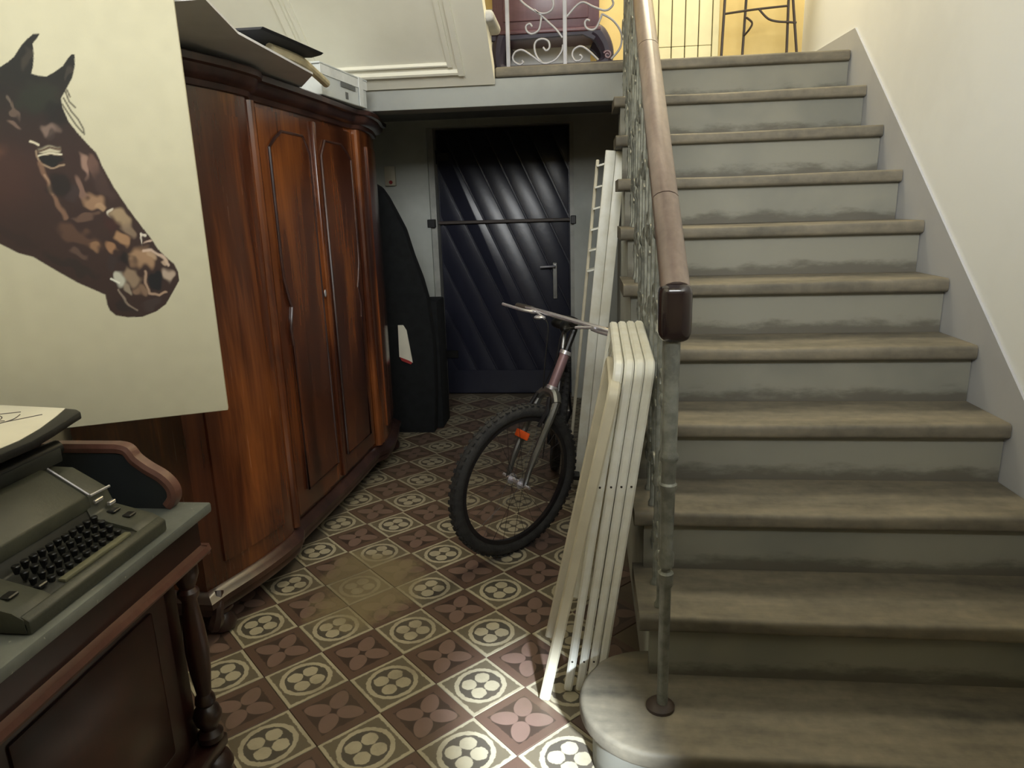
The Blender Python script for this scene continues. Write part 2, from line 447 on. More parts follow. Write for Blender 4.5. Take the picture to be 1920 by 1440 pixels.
def tread_mb():
    mb = nosed(tread_outline(), 'tread')
    bmesh.ops.subdivide_edges(mb.b, edges=[e for e in mb.b.edges if e.calc_length() > 0.6], cuts=16)
    for v in mb.b.verts:
        if v.co.z > -0.02:
            v.co.z -= 0.006 * math.exp(-((v.co.x - 0.25) / 0.35) ** 2) * math.exp(-((v.co.y - 0.0) / 0.12) ** 2)
    return mb
TRM = tread_mb().mesh('tread', 40); TRM.materials.append(M_tread)
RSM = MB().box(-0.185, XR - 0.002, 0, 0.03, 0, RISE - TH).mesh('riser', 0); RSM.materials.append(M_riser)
for k in range(2, 11):
    o = bpy.data.objects.new('tread', TRM); COL.objects.link(o); o.parent = ST
    o.location = Vector((0, (k - 1) * GO, k * RISE)) - ORG[ST.name]
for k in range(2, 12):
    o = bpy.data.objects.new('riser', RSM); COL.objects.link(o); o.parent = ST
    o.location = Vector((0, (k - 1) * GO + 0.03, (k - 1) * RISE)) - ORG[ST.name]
# wide first step with a bull-nosed end
cxn, cyn, rn = -0.175, 0.165, 0.20
ol = [(XR - 0.002, -0.035), (XR - 0.002, GO + 0.06), (-0.10, GO + 0.13)]
ol += [(cxn + rn * math.cos(a), cyn + rn * math.sin(a)) for a in np.linspace(PI * 0.45, PI * 1.5, 26)]
ol = ol[::-1]
def inset(pts, d):
    out = []
    for x, y in pts:
        if x > 0.5: out.append((x, y + (d if y < 0.1 else 0))); continue
        vx, vy = x - 0.0, y - cyn
        l = math.hypot(x - cxn, y - cyn); out.append((x - d * (x - cxn) / max(l, 1e-3), y - d * (y - cyn) / max(l, 1e-3)))
    return out
t1 = bmesh.new(); A = [t1.verts.new((x, y, RISE - TH)) for x, y in ol]; B = [t1.verts.new((x, y, RISE)) for x, y in ol]
t1.faces.new(A[::-1]); t1.faces.new(B)
for i in range(len(ol)): t1.faces.new((A[i], A[(i + 1) % len(ol)], B[(i + 1) % len(ol)], B[i]))
bmesh.ops.recalc_face_normals(t1, faces=t1.faces)
bmesh.ops.bevel(t1, geom=[e for e in t1.edges if abs(e.verts[0].co.z - e.verts[1].co.z) < 1e-6 and min(e.verts[0].co.y, e.verts[1].co.y) < 0.27], offset=0.012, segments=3, profile=0.5, affect='EDGES')
b1 = MB(); b1.merge(t1); part('tread', b1, M_tread, ST, 'wide bottom tread with a rounded end', 40)
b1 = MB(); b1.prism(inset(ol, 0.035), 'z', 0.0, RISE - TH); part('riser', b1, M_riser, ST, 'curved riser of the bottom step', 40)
# side wall under the flight
sp = [(0.30, 0.0)]
for k in range(2, 12):
    y = (k - 1) * GO + 0.062
    sp += [(y, (k - 1) * RISE - TH - 0.001 if k > 2 else RISE - TH - 0.01), (y, k * RISE - TH - 0.001)]
sp = [(0.36, 0.0), (0.36, RISE - TH)] + sp[2:] + [(YL + 0.10, ZL - TH - 0.001), (YL + 0.10, 0.0)]
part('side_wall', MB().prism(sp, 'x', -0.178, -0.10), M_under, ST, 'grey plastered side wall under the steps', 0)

# ------------------------------------------------------------------ landing
LD = thing('stair_landing', 'stone landing slab over the dark door, with plastered edge beam', 'landing', (-0.5, 3.0, ZL - 0.2))
nz = MB(); nz.box(-0.80, XR - 0.002, YL, YL + 0.30, ZL - TH, ZL, 0.011, 3); part('nosing', nz, M_tread, LD, 'rounded stone landing edge', 40)
part('slab', MB().box(WLX + 0.002, XR + 0.005, YL + 0.031, 3.195, ZL - TH - 0.012, ZL - 0.003), M_tread, LD, smooth=0)
part('edge_beam', MB().box(WLX + 0.002, -0.10, YL + 0.02, YL + 0.18, 1.957, ZL - TH - 0.001, 0.006, 2), M_beam, LD, 'grey plastered beam under the landing edge')
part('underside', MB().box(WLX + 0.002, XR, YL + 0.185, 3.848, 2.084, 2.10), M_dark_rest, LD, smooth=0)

# upper flight seen from below
FL = thing('upper_flight', 'cream soffit of the next stair flight with a moulded rectangular frame', 'stair flight', (-1.46, 2.3, ZL))
th = math.radians(36.5); ct, sn = math.cos(th), math.sin(th)
X0, X1 = WLX + 0.002, -0.802
def sof(s_, d=0.0):   # point along the slope (towards the viewer), d = below the soffit
    return (2.326 - s_ * ct - d * sn, 2.057 + s_ * sn - d * ct)
a0, a1 = sof(0), sof(3.6)
part('soffit_slab', MB().prism([a0, (2.326, 2.145), (a1[0], a1[1] + 0.11), a1], 'x', X0, X1), M_soffit, FL, 'smooth cream soffit', 0)
def strip(x0, x1, s0, s1, d):
    p = [sof(s0, -0.002), sof(s1, -0.002), sof(s1, d), sof(s0, d)]
    q = 0.008
    p = [sof(s0, -0.002), sof(s1, -0.002), sof(s1 - 0 if s1 - s0 > .2 else s1 - q, d), sof(s0 if s1 - s0 > .2 else s0 + q, d)]
    return MB().prism(p, 'x', x0, x1)
for nm, off, w, d in (('moulding', 0.0, 0.030, 0.016), ('moulding', 0.052, 0.024, 0.012)):
    xa, xb = -1.74 + off, -0.944 - off; s0, s1 = 0.078 + off, 2.9 - off
    part(nm, strip(xb - w, xb, s0, s1, d), M_soffit, FL, smooth=0)
    part(nm, strip(xa, xa + w, s0, s1, d), M_soffit, FL, smooth=0)
    part(nm, strip(xa + w, xb - w, s0, s0 + w, d), M_soffit, FL, smooth=0)
    part(nm, strip(xa + w, xb - w, s1 - w, s1, d), M_soffit, FL, smooth=0)
for k in range(1, 8):
    y1 = 2.34 - (k - 1) * 0.262
    part('tread', MB().box(X0, -0.765, y1 - 0.30, y1, ZL + k * RISE - 0.05, ZL + k * RISE, 0.02, 3), M_stonewhite, FL, 'white stone step end')
    sl = lambda y: 2.057 + (2.326 - y) * sn / ct + 0.01
    part('riser', MB().prism([(y1 - 0.03, max(sl(y1 - 0.03), ZL + 0.001)), (y1 - 0.292, max(sl(y1 - 0.292), ZL + 0.001)), (y1 - 0.292, ZL + k * RISE - 0.051), (y1 - 0.03, ZL + k * RISE - 0.051)], 'x', X0, -0.81), M_soffit, FL, smooth=0)

# ------------------------------------------------------------------ stair railing
RX = -0.160
RAIL = thing('stair_railing', 'grey iron scrollwork stair railing with worn wooden handrail', 'railing', (RX, 1.2, RISE))
def hz(y): return 1.165 + 0.80 * y
SEC = [(0.033 * math.cos(a), 0.027 * math.sin(a) + (0.004 if math.sin(a) > 0 else 0)) for a in np.linspace(0, 2 * PI, 15)[:-1]]
cuts = [0.118, 0.36, 0.93, 1.50, 2.05, 2.36]
for a, b in zip(cuts, cuts[1:]):
    m = MB(); e = 0.0015
    m.tube([(RX, a + e, hz(a + e)), (RX, b - e, hz(b - e))], 1.0, sect=[(v, u) for u, v in SEC], up=(0, -0.62, 0.78))
    part('handrail', m, M_handrail, RAIL, 'worn brown wooden handrail section')
m = MB(); m.box(RX - 0.036, RX + 0.036, 0.088, 0.172, 1.150, 1.282, 0.024, 5, M=Matrix.Translation((0, 0, 0)))
part('handrail_cap', m, M_cap, RAIL, 'dark polished block end of the handrail', 60)
# newel
m = MB(); m.lathe([(0.036, RISE), (0.036, RISE + 0.008), (0.028, RISE + 0.016), (0.016, RISE + 0.02)], (RX - 0.008, 0.130)); part('newel_base', m, M_iron_d, RAIL, 'dark round foot plate')
m = MB(); m.lathe([(0.014, RISE + 0.018), (0.014, 0.54), (0.019, 0.55), (0.019, 0.58), (0.012, 0.585), (0.012, 0.592), (0.019, 0.60), (0.019, 0.63), (0.015, 0.64), (0.017, 0.79), (0.021, 0.80), (0.021, 0.81), (0.017, 0.815), (0.018, 0.865), (0.022, 0.872), (0.022, 0.882), (0.018, 0.89), (0.019, 1.17)], (RX - 0.004, 0.125), 14)
part('newel_post', m, M_iron, RAIL, 'slim grey iron newel with ring collars')
# balusters and scroll castings, one set on every step
def spiral(cy, cz, r0, r1, a0, turns, n=20, x=RX):
    return [(x, cy + (r0 + (r1 - r0) * k / n) * math.cos(a0 + turns * 2 * PI * k / n), cz + (r0 + (r1 - r0) * k / n) * math.sin(a0 + turns * 2 * PI * k / n)) for k in range(n + 1)]
for k in range(2, 11):
    z0 = k * RISE; yb = (k - 1) * GO + 0.055
    for dy in (0.0, GO / 2):
        y = yb + dy
        m = MB(); zt = hz(y) - 0.022
        m.lathe([(0.012, z0), (0.012, z0 + 0.01), (0.007, z0 + 0.02), (0.007, z0 + 0.30), (0.012, z0 + 0.31), (0.012, z0 + 0.33), (0.007, z0 + 0.34), (0.007, zt)], (RX, y), 8)
        part('baluster', m, M_iron, RAIL)
    yc = yb + GO / 4
    for q, zz in enumerate((0.13, 0.34, 0.56, 0.77)):
        for sgn in (1, -1):
            m = MB(); zc = z0 + zz + 0.05 * (sgn > 0)
            m.tube([(RX + 0.004 * sgn * (q % 2), p[1], p[2]) for p in spiral(yc + GO / 4 + sgn * 0.001 - GO / 4 * (1 if sgn > 0 else -1), zc, 0.012, 0.050, PI / 2 * (1 + sgn), sgn * 1.25, 18)], 0.0055, 6)
            part('scroll', m, M_iron, RAIL)
        m = MB(); m.sphere((RX, yb, z0 + zz + 0.02), 0.014, 0.016, 0.022, 8, 6); part('boss', m, M_iron, RAIL)

# ------------------------------------------------------------------ landing railing
LR = thing('landing_railing', 'pale wrought iron scroll railing along the landing edge', 'railing', (-0.46, 2.36, ZL))
yl = 2.375
for x in (-0.735, -0.449):
    part('post', MB().box(x - 0.010, x + 0.010, yl - 0.010, yl + 0.010, ZL, 3.03, 0.002, 1), M_iron_l, LR)
part('bottom_rail', MB().box(-0.775, -0.155, yl - 0.009, yl + 0.009, ZL, ZL + 0.010), M_iron_d, LR)
part('top_rail', MB().box(-0.775, -0.155, yl - 0.014, yl + 0.014, 3.03, 3.055, 0.004, 2), M_iron_l, LR)
SCR = [[(-0.668, 2.17), (-0.661, 2.161), (-0.679, 2.152), (-0.704, 2.165), (-0.713, 2.186), (-0.7, 2.211), (-0.672, 2.22), (-0.647, 2.211), (-0.603, 2.181), (-0.568, 2.156), (-0.538, 2.152), (-0.498, 2.167), (-0.467, 2.202), (-0.459, 2.234)],
       [(-0.559, 2.227), (-0.544, 2.211), (-0.527, 2.224), (-0.531, 2.251), (-0.556, 2.265), (-0.586, 2.261), (-0.601, 2.241), (-0.6, 2.209), (-0.588, 2.18), (-0.568, 2.159)],
       [(-0.378, 2.184), (-0.365, 2.174), (-0.373, 2.159), (-0.398, 2.157), (-0.413, 2.181), (-0.405, 2.208), (-0.373, 2.222), (-0.338, 2.205), (-0.284, 2.155)],
       [(-0.612, 2.324), (-0.624, 2.338), (-0.642, 2.328), (-0.64, 2.307), (-0.62, 2.292), (-0.595, 2.296), (-0.575, 2.315), (-0.564, 2.371)],
       [(-0.70, 2.50), (-0.664, 2.444), (-0.623, 2.41), (-0.579, 2.385), (-0.544, 2.381), (-0.514, 2.395), (-0.504, 2.426), (-0.52, 2.47)],
       [(-0.60, 2.40), (-0.564, 2.371), (-0.525, 2.335), (-0.491, 2.304), (-0.461, 2.266)],
       [(-0.326, 2.336), (-0.34, 2.341), (-0.35, 2.328), (-0.343, 2.305), (-0.318, 2.294), (-0.294, 2.303), (-0.275, 2.34), (-0.265, 2.364)],
       [(-0.265, 2.364), (-0.216, 2.335), (-0.180, 2.292), (-0.168, 2.251), (-0.178, 2.202), (-0.22, 2.156)],
       [(-0.44, 2.36), (-0.37, 2.42), (-0.308, 2.398), (-0.255, 2.379), (-0.226, 2.387), (-0.211, 2.41), (-0.23, 2.45)]]
for pl in SCR:
    m = MB(); m.tube(catmull([(x, yl, z) for x, z in pl], 5), 0.0052, 6); part('scroll', m, M_iron_l, LR)

# ------------------------------------------------------------------ things on the landing
CH = thing('carved_chest', 'plum-brown wooden chest on a carved scroll leg behind the landing railing', 'chest', (-0.54, 2.95, ZL))
part('body', MB().box(-0.86, -0.27, 2.80, 3.17, 2.405, 2.98, 0.008, 2), M_plum, CH)
part('moulding', MB().box(-0.87, -0.262, 2.785, 3.175, 2.385, 2.405, 0.006, 2), M_plum, CH)
for x in (-0.56,):
    part('raised_panel', MB().box(-0.80, -0.33, 2.788, 2.80, 2.45, 2.80, 0.005, 2), M_plum, CH)
m = MB(); m.prism([(-0.87, 2.386), (-0.87, 2.36), (-0.60, 2.365), (-0.36, 2.37), (-0.30, 2.34), (-0.262, 2.386)], 'y', 2.80, 2.83); part('apron', m, M_plum_d, CH, 'dark shaped apron')
lg = [(-0.30, 2.39), (-0.27, 2.37), (-0.238, 2.32), (-0.225, 2.27), (-0.232, 2.235), (-0.262, 2.215), (-0.27, 2.18), (-0.278, ZL + 0.001)]
lr = [0.045, 0.046, 0.040, 0.036, 0.034, 0.032, 0.028, 0.030]
for yy in (2.835, 3.13):
    m = MB(); m.tube(catmull([(x, yy, z) for x, z in lg], 4), [float(v) for v in np.interp(np.linspace(0, 7, 29), range(8), lr)], 10); part('leg', m, M_plum_d, CH, 'carved cabriole leg')
    m = MB(); m.tube(catmull([(-0.86 - (x + 0.27) * 0.4 + 0.04, yy, z) for x, z in lg], 4), [float(v) for v in np.interp(np.linspace(0, 7, 29), range(8), lr)], 10); part('leg', m, M_plum_d, CH)
m = MB(); m.tube(spiral(2.79, 2.262, 0.004, 0.022, 0, 1.4, 18, 0)[:0] or [(-0.225 + (0.004 + 0.018 * k / 18) * math.cos(k * 0.5), 2.80, 2.258 + (0.004 + 0.018 * k / 18) * math.sin(k * 0.5)) for k in range(19)], 0.006, 6); part('carved_scroll', m, M_plum, CH)

PS = thing('plant_stand', 'dark slender iron plant stand on the landing', 'plant stand', (0.60, 2.9, ZL))
legs = [((0.400, 2.86), (0.411, 2.86), 2.3), ((0.545, 3.02), (0.556, 3.02), 2.3), ((0.770, 2.92), (0.760, 2.92), 2.3), ((0.830, 2.90), (0.772, 2.90), 2.3)]
for (xb, yb_), (xt, yt), _ in legs:
    m = MB(); m.tube([(xb, yb_, ZL), (xt + (xt - xb) * 0.8, yt, 2.90)], 0.0075, 6); part('leg', m, M_iron_d, PS)
def cz_(a, b, y, r=0.006, nm='brace'):
    m = MB(); m.tube(catmull([(x, yy, z) for x, yy, z in a], 5), r, 6); part(nm, m, M_iron_d, PS)
cz_([(0.410, 2.86, 2.445), (0.58, 2.90, 2.468), (0.765, 2.92, 2.482)], 0, 0)
cz_([(0.558, 3.00, 2.452), (0.585, 2.98, 2.42), (0.575, 2.98, 2.39), (0.552, 3.01, 2.362)], 0, 0)
cz_([(0.60, 2.90, 2.47), (0.65, 2.90, 2.42), (0.70, 2.90, 2.402), (0.765, 2.90, 2.395), (0.805, 2.90, 2.39)], 0, 0)
part('top_plate', MB().box(0.40, 0.84, 2.84, 3.04, 2.90, 2.915, 0.004, 1), M_iron_d, PS)

BP = thing('boarded_panel', 'pale yellow vertical board cladding beside the plant stand', 'panel', (0.24, 3.17, ZL))
part('backing', MB().box(0.03, 0.435, 3.182, 3.199, ZL, 3.5), M_gap, BP, smooth=0)
for k in range(5):
    x0 = 0.0065 + k * 0.0782 + 0.0
    part('board', MB().box(x0 + 0.003, x0 + 0.0752, 3.160, 3.182, ZL + 0.215, 3.5, 0.002, 1), M_pale_plank, BP)
    part('board', MB().box(x0 + 0.003, x0 + 0.0752, 3.160, 3.182, ZL, ZL + 0.212, 0.002, 1), M_pale_plank, BP)
part('board', MB().box(0.4005, 0.436, 3.160, 3.182, ZL, 3.5, 0.002, 1), M_pale_plank, BP)

# ------------------------------------------------------------------ door under the landing
D0, D1, DT = -1.455, -0.462, 2.03
yd = 3.985
df = MB(); df.box(-1.50, D0 - 0.003, 3.88, 4.02, 0, DT).box(D1 + 0.003, -0.43, 3.88, 4.02, 0, DT).box(-1.50, -0.43, 3.88, 4.02, DT, 2.06)
DR = thing('door_1', 'dark navy door of diagonal boards under the landing', 'door', (-0.96, 3.99, 0)); DR['kind'] = 'structure'
part('door_frame', df, M_doorframe, DR, 'narrow white frame', 0)
part('leaf', MB().box(D0, D1, yd, 4.015, 0.005, DT - 0.005), M_door, DR, smooth=0)
def clip(poly, a, b, c):      # keep a*x+b*z<=c
    out = []
    for i in range(len(poly)):
        p, q = poly[i], poly[(i + 1) % len(poly)]
        fp, fq = a * p[0] + b * p[1] - c, a * q[0] + b * q[1] - c
        if fp <= 0: out.append(p)
        if fp * fq < 0:
            t = fp / (fp - fq); out.append((p[0] + (q[0] - p[0]) * t, p[1] + (q[1] - p[1]) * t))
    return out
ang = math.radians(25); nx, nzz = math.cos(ang), math.sin(ang)
rect = [(D0 + 0.01, 0.012), (D1 - 0.01, 0.012), (D1 - 0.01, DT - 0.012), (D0 + 0.01, DT - 0.012)]
smin = min(nx * x + nzz * z for x, z in rect); smax = max(nx * x + nzz * z for x, z in rect)
wB = 0.146; k = 0
while smin + k * wB < smax:
    pl = clip(clip(rect, nx, nzz, smin + (k + 1) * wB - 0.006), -nx, -nzz, -(smin + k * wB + 0.006)); k += 1
    if len(pl) < 3: continue
    area_ = abs(sum(pl[i][0] * pl[(i + 1) % len(pl)][1] - pl[(i + 1) % len(pl)][0] * pl[i][1] for i in range(len(pl)))) / 2
    if area_ < 0.002: continue
    mm = MB(); mm.prism(pl, 'y', yd - 0.014, yd, 0.004)
    part('plank', mm, M_door, DR)
part('kick_plate', MB().box(D0 + 0.005, D1 - 0.005, yd - 0.020, yd - 0.014, 0.01, 0.20, 0.002, 1), M_door, DR)
part('locking_bar', MB().box(-1.50, -0.425, yd - 0.050, yd - 0.036, 1.345, 1.368, 0.003, 1), M_iron_d, DR, 'thin dark iron bar across the door')
for x0, x1 in ((-1.525, -1.465), (-0.455, -0.415)):
    part('bar_bracket', MB().box(x0, x1, yd - 0.145, yd - 0.030, 1.325, 1.385, 0.004, 1), M_black, DR)
for z in (1.835, 0.33):
    hg = part('hinge', MB().box(-1.475, -1.36, yd - 0.026, yd - 0.016, z - 0.03, z + 0.03, 0.003, 1), M_black, DR)
    m = MB(); m.lathe([(0.016, z - 0.05), (0.016, z + 0.05)], (-1.468, yd - 0.026), 10); part('hinge_pin', m, M_black, hg)
hp = part('handle_plate', MB().box(-0.598, -0.562, yd - 0.022, yd - 0.014, 0.76, 1.04, 0.004, 1), M_steel, DR)
m = MB(); m.tube([(-0.58, yd - 0.015, 1.012), (-0.58, yd - 0.06, 1.012), (-0.60, yd - 0.066, 1.012), (-0.69, yd - 0.066, 1.008)], 0.009, 8); part('lever', m, M_chrome, hp, 'chrome lever handle')

SW = thing('switch_box', 'small beige wall box with a red button left of the dark door', 'switch', (-1.78, 3.84, 1.70))
part('housing', MB().box(-1.82, -1.74, 3.815, 3.85, 1.635, 1.775, 0.006, 2), M_cream, SW)
m = MB(); m.lathe([(0.014, 0), (0.012, 0.012)], (0, 0), 10, Matrix.Translation((-1.775, 3.816, 1.66)) @ Matrix.Rotation(PI / 2, 4, 'X')); part('button', m, M_red, SW)
# ------------------------------------------------------------------ wardrobe
# local frame: x = outward (into the hall), y = along the front, z = up
wn, wf = Vector((-1.612, 0.625, 0)), Vector((-1.505, 2.690, 0))
wy = (wf - wn).normalized(); wx = Vector((wy.y, -wy.x, 0)); WL = (wf - wn).length
WM = Matrix(((wx.x, wy.x, 0, wn.x), (wx.y, wy.y, 0, wn.y), (0, 0, 1, 0), (0, 0, 0, 1)))
WD = thing('wardrobe', 'large polished walnut wardrobe with serpentine front along the left wall', 'wardrobe', None, M=WM)
def plan(y):          # front curve: bowed side bays, slightly hollow middle with two doors
    yy = min(y, WL - y)
    if yy < 0.46: t = yy / 0.46; return -0.055 + 0.095 * math.sin(t * PI / 2 * 0.95)
    if yy < 0.56: t = (yy - 0.46) / 0.10; return 0.040 - 0.032 * (0.5 - 0.5 * math.cos(t * PI))
    t = (yy - 0.56) / (WL / 2 - 0.56); return 0.008 + 0.006 * math.sin(t * PI / 2)
YS = list(np.linspace(0, 0.46, 10)) + list(np.linspace(0.48, 0.56, 5)) + list(np.linspace(0.62, WL / 2, 8))
YS = YS + [WL - y for y in YS[::-1][1:]]
def strip_mb(y0, y1, z0, z1, d0, d1, rail=None):
    ys = sorted(set([y0, y1] + [y for y in YS if y0 < y < y1]))
    ol = [(plan(y) + d1, y) for y in ys] + [(plan(y) + d0, y) for y in ys[::-1]]
    return MB().prism(ol, 'z', z0, z1)
BK = -0.47
car = MB(); car.prism([(plan(y), y) for y in YS] + [(BK, WL), (BK, 0)], 'z', 0.14, 1.86)
part('carcass', car, M_ward, WD, smooth=30)
def sweep(prof, name, m, label=None):
    # profile (d, z) swept along the front and round both ends
    path = [(BK, 0.0)] + [(plan(y), y) for y in YS] + [(BK, WL)]
    nrm = []
    for i, (x, y) in enumerate(path):
        if i == 0: nrm.append((0, -1)); continue
        if i == len(path) - 1: nrm.append((0, 1)); continue
        if i == 1: nrm.append((1, -1)); continue
        if i == len(path) - 2: nrm.append((1, 1)); continue
        dx, dy = path[i + 1][0] - path[i - 1][0], path[i + 1][1] - path[i - 1][1]
        l = math.hypot(dx, dy); nrm.append((dy / l, -dx / l))
    b = MB(); rings = []
    for (x, y), (ax, ay) in zip(path, nrm): rings.append([b.b.verts.new((x + ax * d, y + ay * d, z)) for d, z in prof])
    for A, B in zip(rings, rings[1:]):
        for k in range(len(prof) - 1): b.b.faces.new((A[k], A[k + 1], B[k + 1], B[k]))
    for k in (0, len(prof) - 1): pass
    b.b.faces.new(rings[0]); b.b.faces.new(rings[-1][::-1])
    top = [r[-1] for r in rings]; bot = [r[0] for r in rings]
    b.b.faces.new(top); b.b.faces.new(bot[::-1])
    return part(name, b, m, WD, label, 40)
sweep([(0.0, 1.855), (0.012, 1.857), (0.016, 1.875), (0.030, 1.880), (0.044, 1.897), (0.048, 1.915), (0.062, 1.920), (0.064, 1.940), (0.056, 1.946), (0.0, 1.946)], 'cornice', M_ward_d, 'dark stepped cornice')
sweep([(0.0, 0.095), (0.020, 0.097), (0.026, 0.112), (0.022, 0.128), (0.036, 0.134), (0.036, 0.155), (0.020, 0.168), (0.008, 0.182), (0.0, 0.184)], 'plinth_moulding', M_ward_d, 'carved plinth moulding')
for yc in (0.06, WL - 0.06):
    for xx in (plan(0.06) - 0.02, BK + 0.06):
        m = MB(); m.lathe([(0.030, 0.0), (0.048, 0.012), (0.052, 0.035), (0.040, 0.060), (0.030, 0.072), (0.046, 0.085), (0.046, 0.096)], (xx, yc), 14); part('foot', m, M_ward_d, WD)
# near corner scroll bracket
m = MB(); m.tube(catmull([(plan(0.02) + 0.012, 0.03, 0.17), (plan(0.0) + 0.03, 0.0, 0.12), (plan(0.0) + 0.022, -0.006, 0.075), (plan(0.0) + 0.0, 0.01, 0.045)], 5), [0.02] * 8 + [0.026] * 8, 8); part('corner_scroll', m, M_ward_d, WD)
# side bays and doors
for y0, y1 in ((0.035, 0.43), (WL - 0.43, WL - 0.035)):
    part('side_panel', strip_mb(y0 + 0.045, y1 - 0.03, 0.26, 1.78, 0.0, 0.009), M_ward, WD)
for s in (0, 1):
    y0, y1 = (0.565, WL / 2 - 0.003) if s == 0 else (WL / 2 + 0.003, WL - 0.565)
    dr = part('door', strip_mb(y0, y1, 0.215, 1.835, 0.0, 0.020), M_ward, WD, 'flame-veneered wardrobe door')
    # shaped raised panel with an ogee shoulder half-way up the outer edge
    a, b = (y0 + 0.055, y1 - 0.06) if s == 0 else (y1 - 0.055, y0 + 0.06)
    g = 1 if s == 0 else -1
    ol = [(a + g * 0.03, 0.30), (b, 0.30), (b, 1.70), (b - g * 0.05, 1.765), (a + g * 0.11, 1.765), (a + g * 0.05, 1.735), (a, 1.70), (a, 1.30), (a + g * 0.006, 1.20), (a + g * 0.03, 1.13), (a + g * 0.048, 1.085), (a + g * 0.034, 1.045), (a + g * 0.02, 1.0), (a + g * 0.03, 0.93)]
    xo = plan((y0 + y1) / 2) + 0.020
    mm = MB(); mm.prism(ol, 'x', xo - 0.004, xo + 0.007); part('door_panel', mm, M_ward, dr)
    m = MB(); m.tube([(xo + 0.006, y, z) for y, z in ol], 0.006, 6, closed=True); part('panel_bead', m, M_ward_d, dr)
    if s == 0:
        m = MB(); m.sphere((xo + 0.008, y1 - 0.03, 1.10), 0.004, 0.011, 0.018); part('escutcheon', m, M_chrome, dr)
part('meeting_stile', MB().box(plan(WL / 2) + 0.018, plan(WL / 2) + 0.034, WL / 2 - 0.018, WL / 2 + 0.018, 0.215, 1.835, 0.006, 2), M_ward, WD)
for yy in (0.515, WL - 0.515):
    m = MB(); m.tube([(plan(yy) + 0.006, yy, 0.19), (plan(yy) + 0.006, yy, 1.85)], 0.022, 10); part('pilaster_rod', m, M_ward, WD)

# ------------------------------------------------------------------ things lying on the wardrobe
def slab(name, pts, th, m, label, cat, n=None):
    P = [Vector(p) for p in pts]; nn = (P[1] - P[0]).cross(P[2] - P[0]).normalized()
    if nn.z < 0: nn = -nn
    b = MB(); A = [b.b.verts.new(p) for p in P]; B = [b.b.verts.new(p + nn * th) for p in P]
    b.b.faces.new(A[::-1]); b.b.faces.new(B); k = len(P)
    for i in range(k): b.b.faces.new((A[i], A[(i + 1) % k], B[(i + 1) % k], B[i]))
    c = sum(P, Vector()) / k
    return solo(name, b, m, label, cat, c, smooth=0)
slab('grey_board', [(-1.309, 0.43, 1.982), (-1.368, 0.72, 1.968), (-1.362, 1.29, 1.953), (-1.50, 1.52, 1.951), (-1.95, 1.30, 1.951), (-1.95, 0.43, 1.980)], 0.008, M_board, 'large grey board lying on the wardrobe and overhanging its front', 'board')
slab('charcoal_board', [(-1.36, 0.86, 2.012), (-1.345, 0.98, 2.012), (-1.31, 1.25, 2.010), (-1.36, 1.285, 2.010), (-1.85, 1.20, 2.012), (-1.85, 0.86, 2.013)], 0.012, M_board_d, 'charcoal flat folder on top of the grey board', 'folder')
cd = MB(); cd.tube(catmull([(-1.405, 1.02, 1.992), (-1.385, 1.22, 1.991), (-1.415, 1.45, 1.990), (-1.445, 1.66, 1.985)], 6), 0.017, 10)
solo('paper_roll', cd, M_card, 'cream rolled paper lying along the wardrobe front edge', 'paper roll', (-1.41, 1.3, 1.97))
BX = thing('cardboard_box', 'white taped cardboard box on the far end of the wardrobe', 'box', (-1.62, 1.95, 1.947))
Mb = Matrix.Translation((-1.62, 1.93, 1.947)) @ Matrix.Rotation(math.radians(-6), 4, 'Z')
def lb(*a): return MB().box(*a, M=Mb)
part('carton', lb(-0.24, 0.165, -0.22, 0.27, 0.001, 0.125, 0.003, 1), M_box, BX, smooth=0)
part('flap', lb(-0.24, 0.17, -0.23, 0.28, 0.125, 0.133, 0.002, 1), M_box, BX, smooth=0)
part('tape', lb(0.166, 0.169, -0.225, 0.275, 0.085, 0.124), M_tape, BX, 'clear tape strip', 0)
part('tape', lb(0.17, 0.172, 0.17, 0.22, 0.002, 0.134), M_tape, BX, smooth=0)
part('printed_label', lb(0.1692, 0.1702, -0.03, 0.13, 0.062, 0.082), M_print, BX, 'faded grey print', 0)
part('printed_label', lb(0.166, 0.1668, 0.02, 0.05, 0.015, 0.045), M_print, BX, smooth=0)

# ------------------------------------------------------------------ black draped board leaning beyond the wardrobe
BB = thing('covered_board', 'black cloth-covered board leaning behind the far end of the wardrobe', 'covered board', (-1.6, 3.0, 0))
pr = [(-1.72, 0.0), (-1.72, 1.66), (-1.62, 1.60), (-1.578, 1.538), (-1.53, 1.44), (-1.482, 1.339), (-1.44, 1.18), (-1.39, 1.03), (-1.36, 0.90), (-1.335, 0.6), (-1.34, 0.3), (-1.36, 0.0)]
part('cover', MB().prism(pr, 'y', 2.96, 3.06, 0.012), M_blackcloth, BB)
part('side_box', MB().box(-1.60, -1.318, 3.061, 3.30, 0.0, 0.875, 0.012, 2), M_blackcloth, BB, 'dark boxy lower part')
PN = MB(); PN.prism([(-1.56, 0.735), (-1.525, 0.735), (-1.505, 0.70), (-1.478, 0.485), (-1.50, 0.50), (-1.565, 0.525)], 'y', 2.950, 2.956)
PP = solo('paper_note', PN, M_paper, 'small white paper with a red lower edge stuck on the black cover', 'paper', (-1.52, 2.953, 0.6), smooth=0)
part('red_edge', MB().prism([(-1.562, 0.525), (-1.50, 0.50), (-1.48, 0.487), (-1.49, 0.475), (-1.55, 0.50)], 'y', 2.9485, 2.9515), M_red, PP, smooth=0)

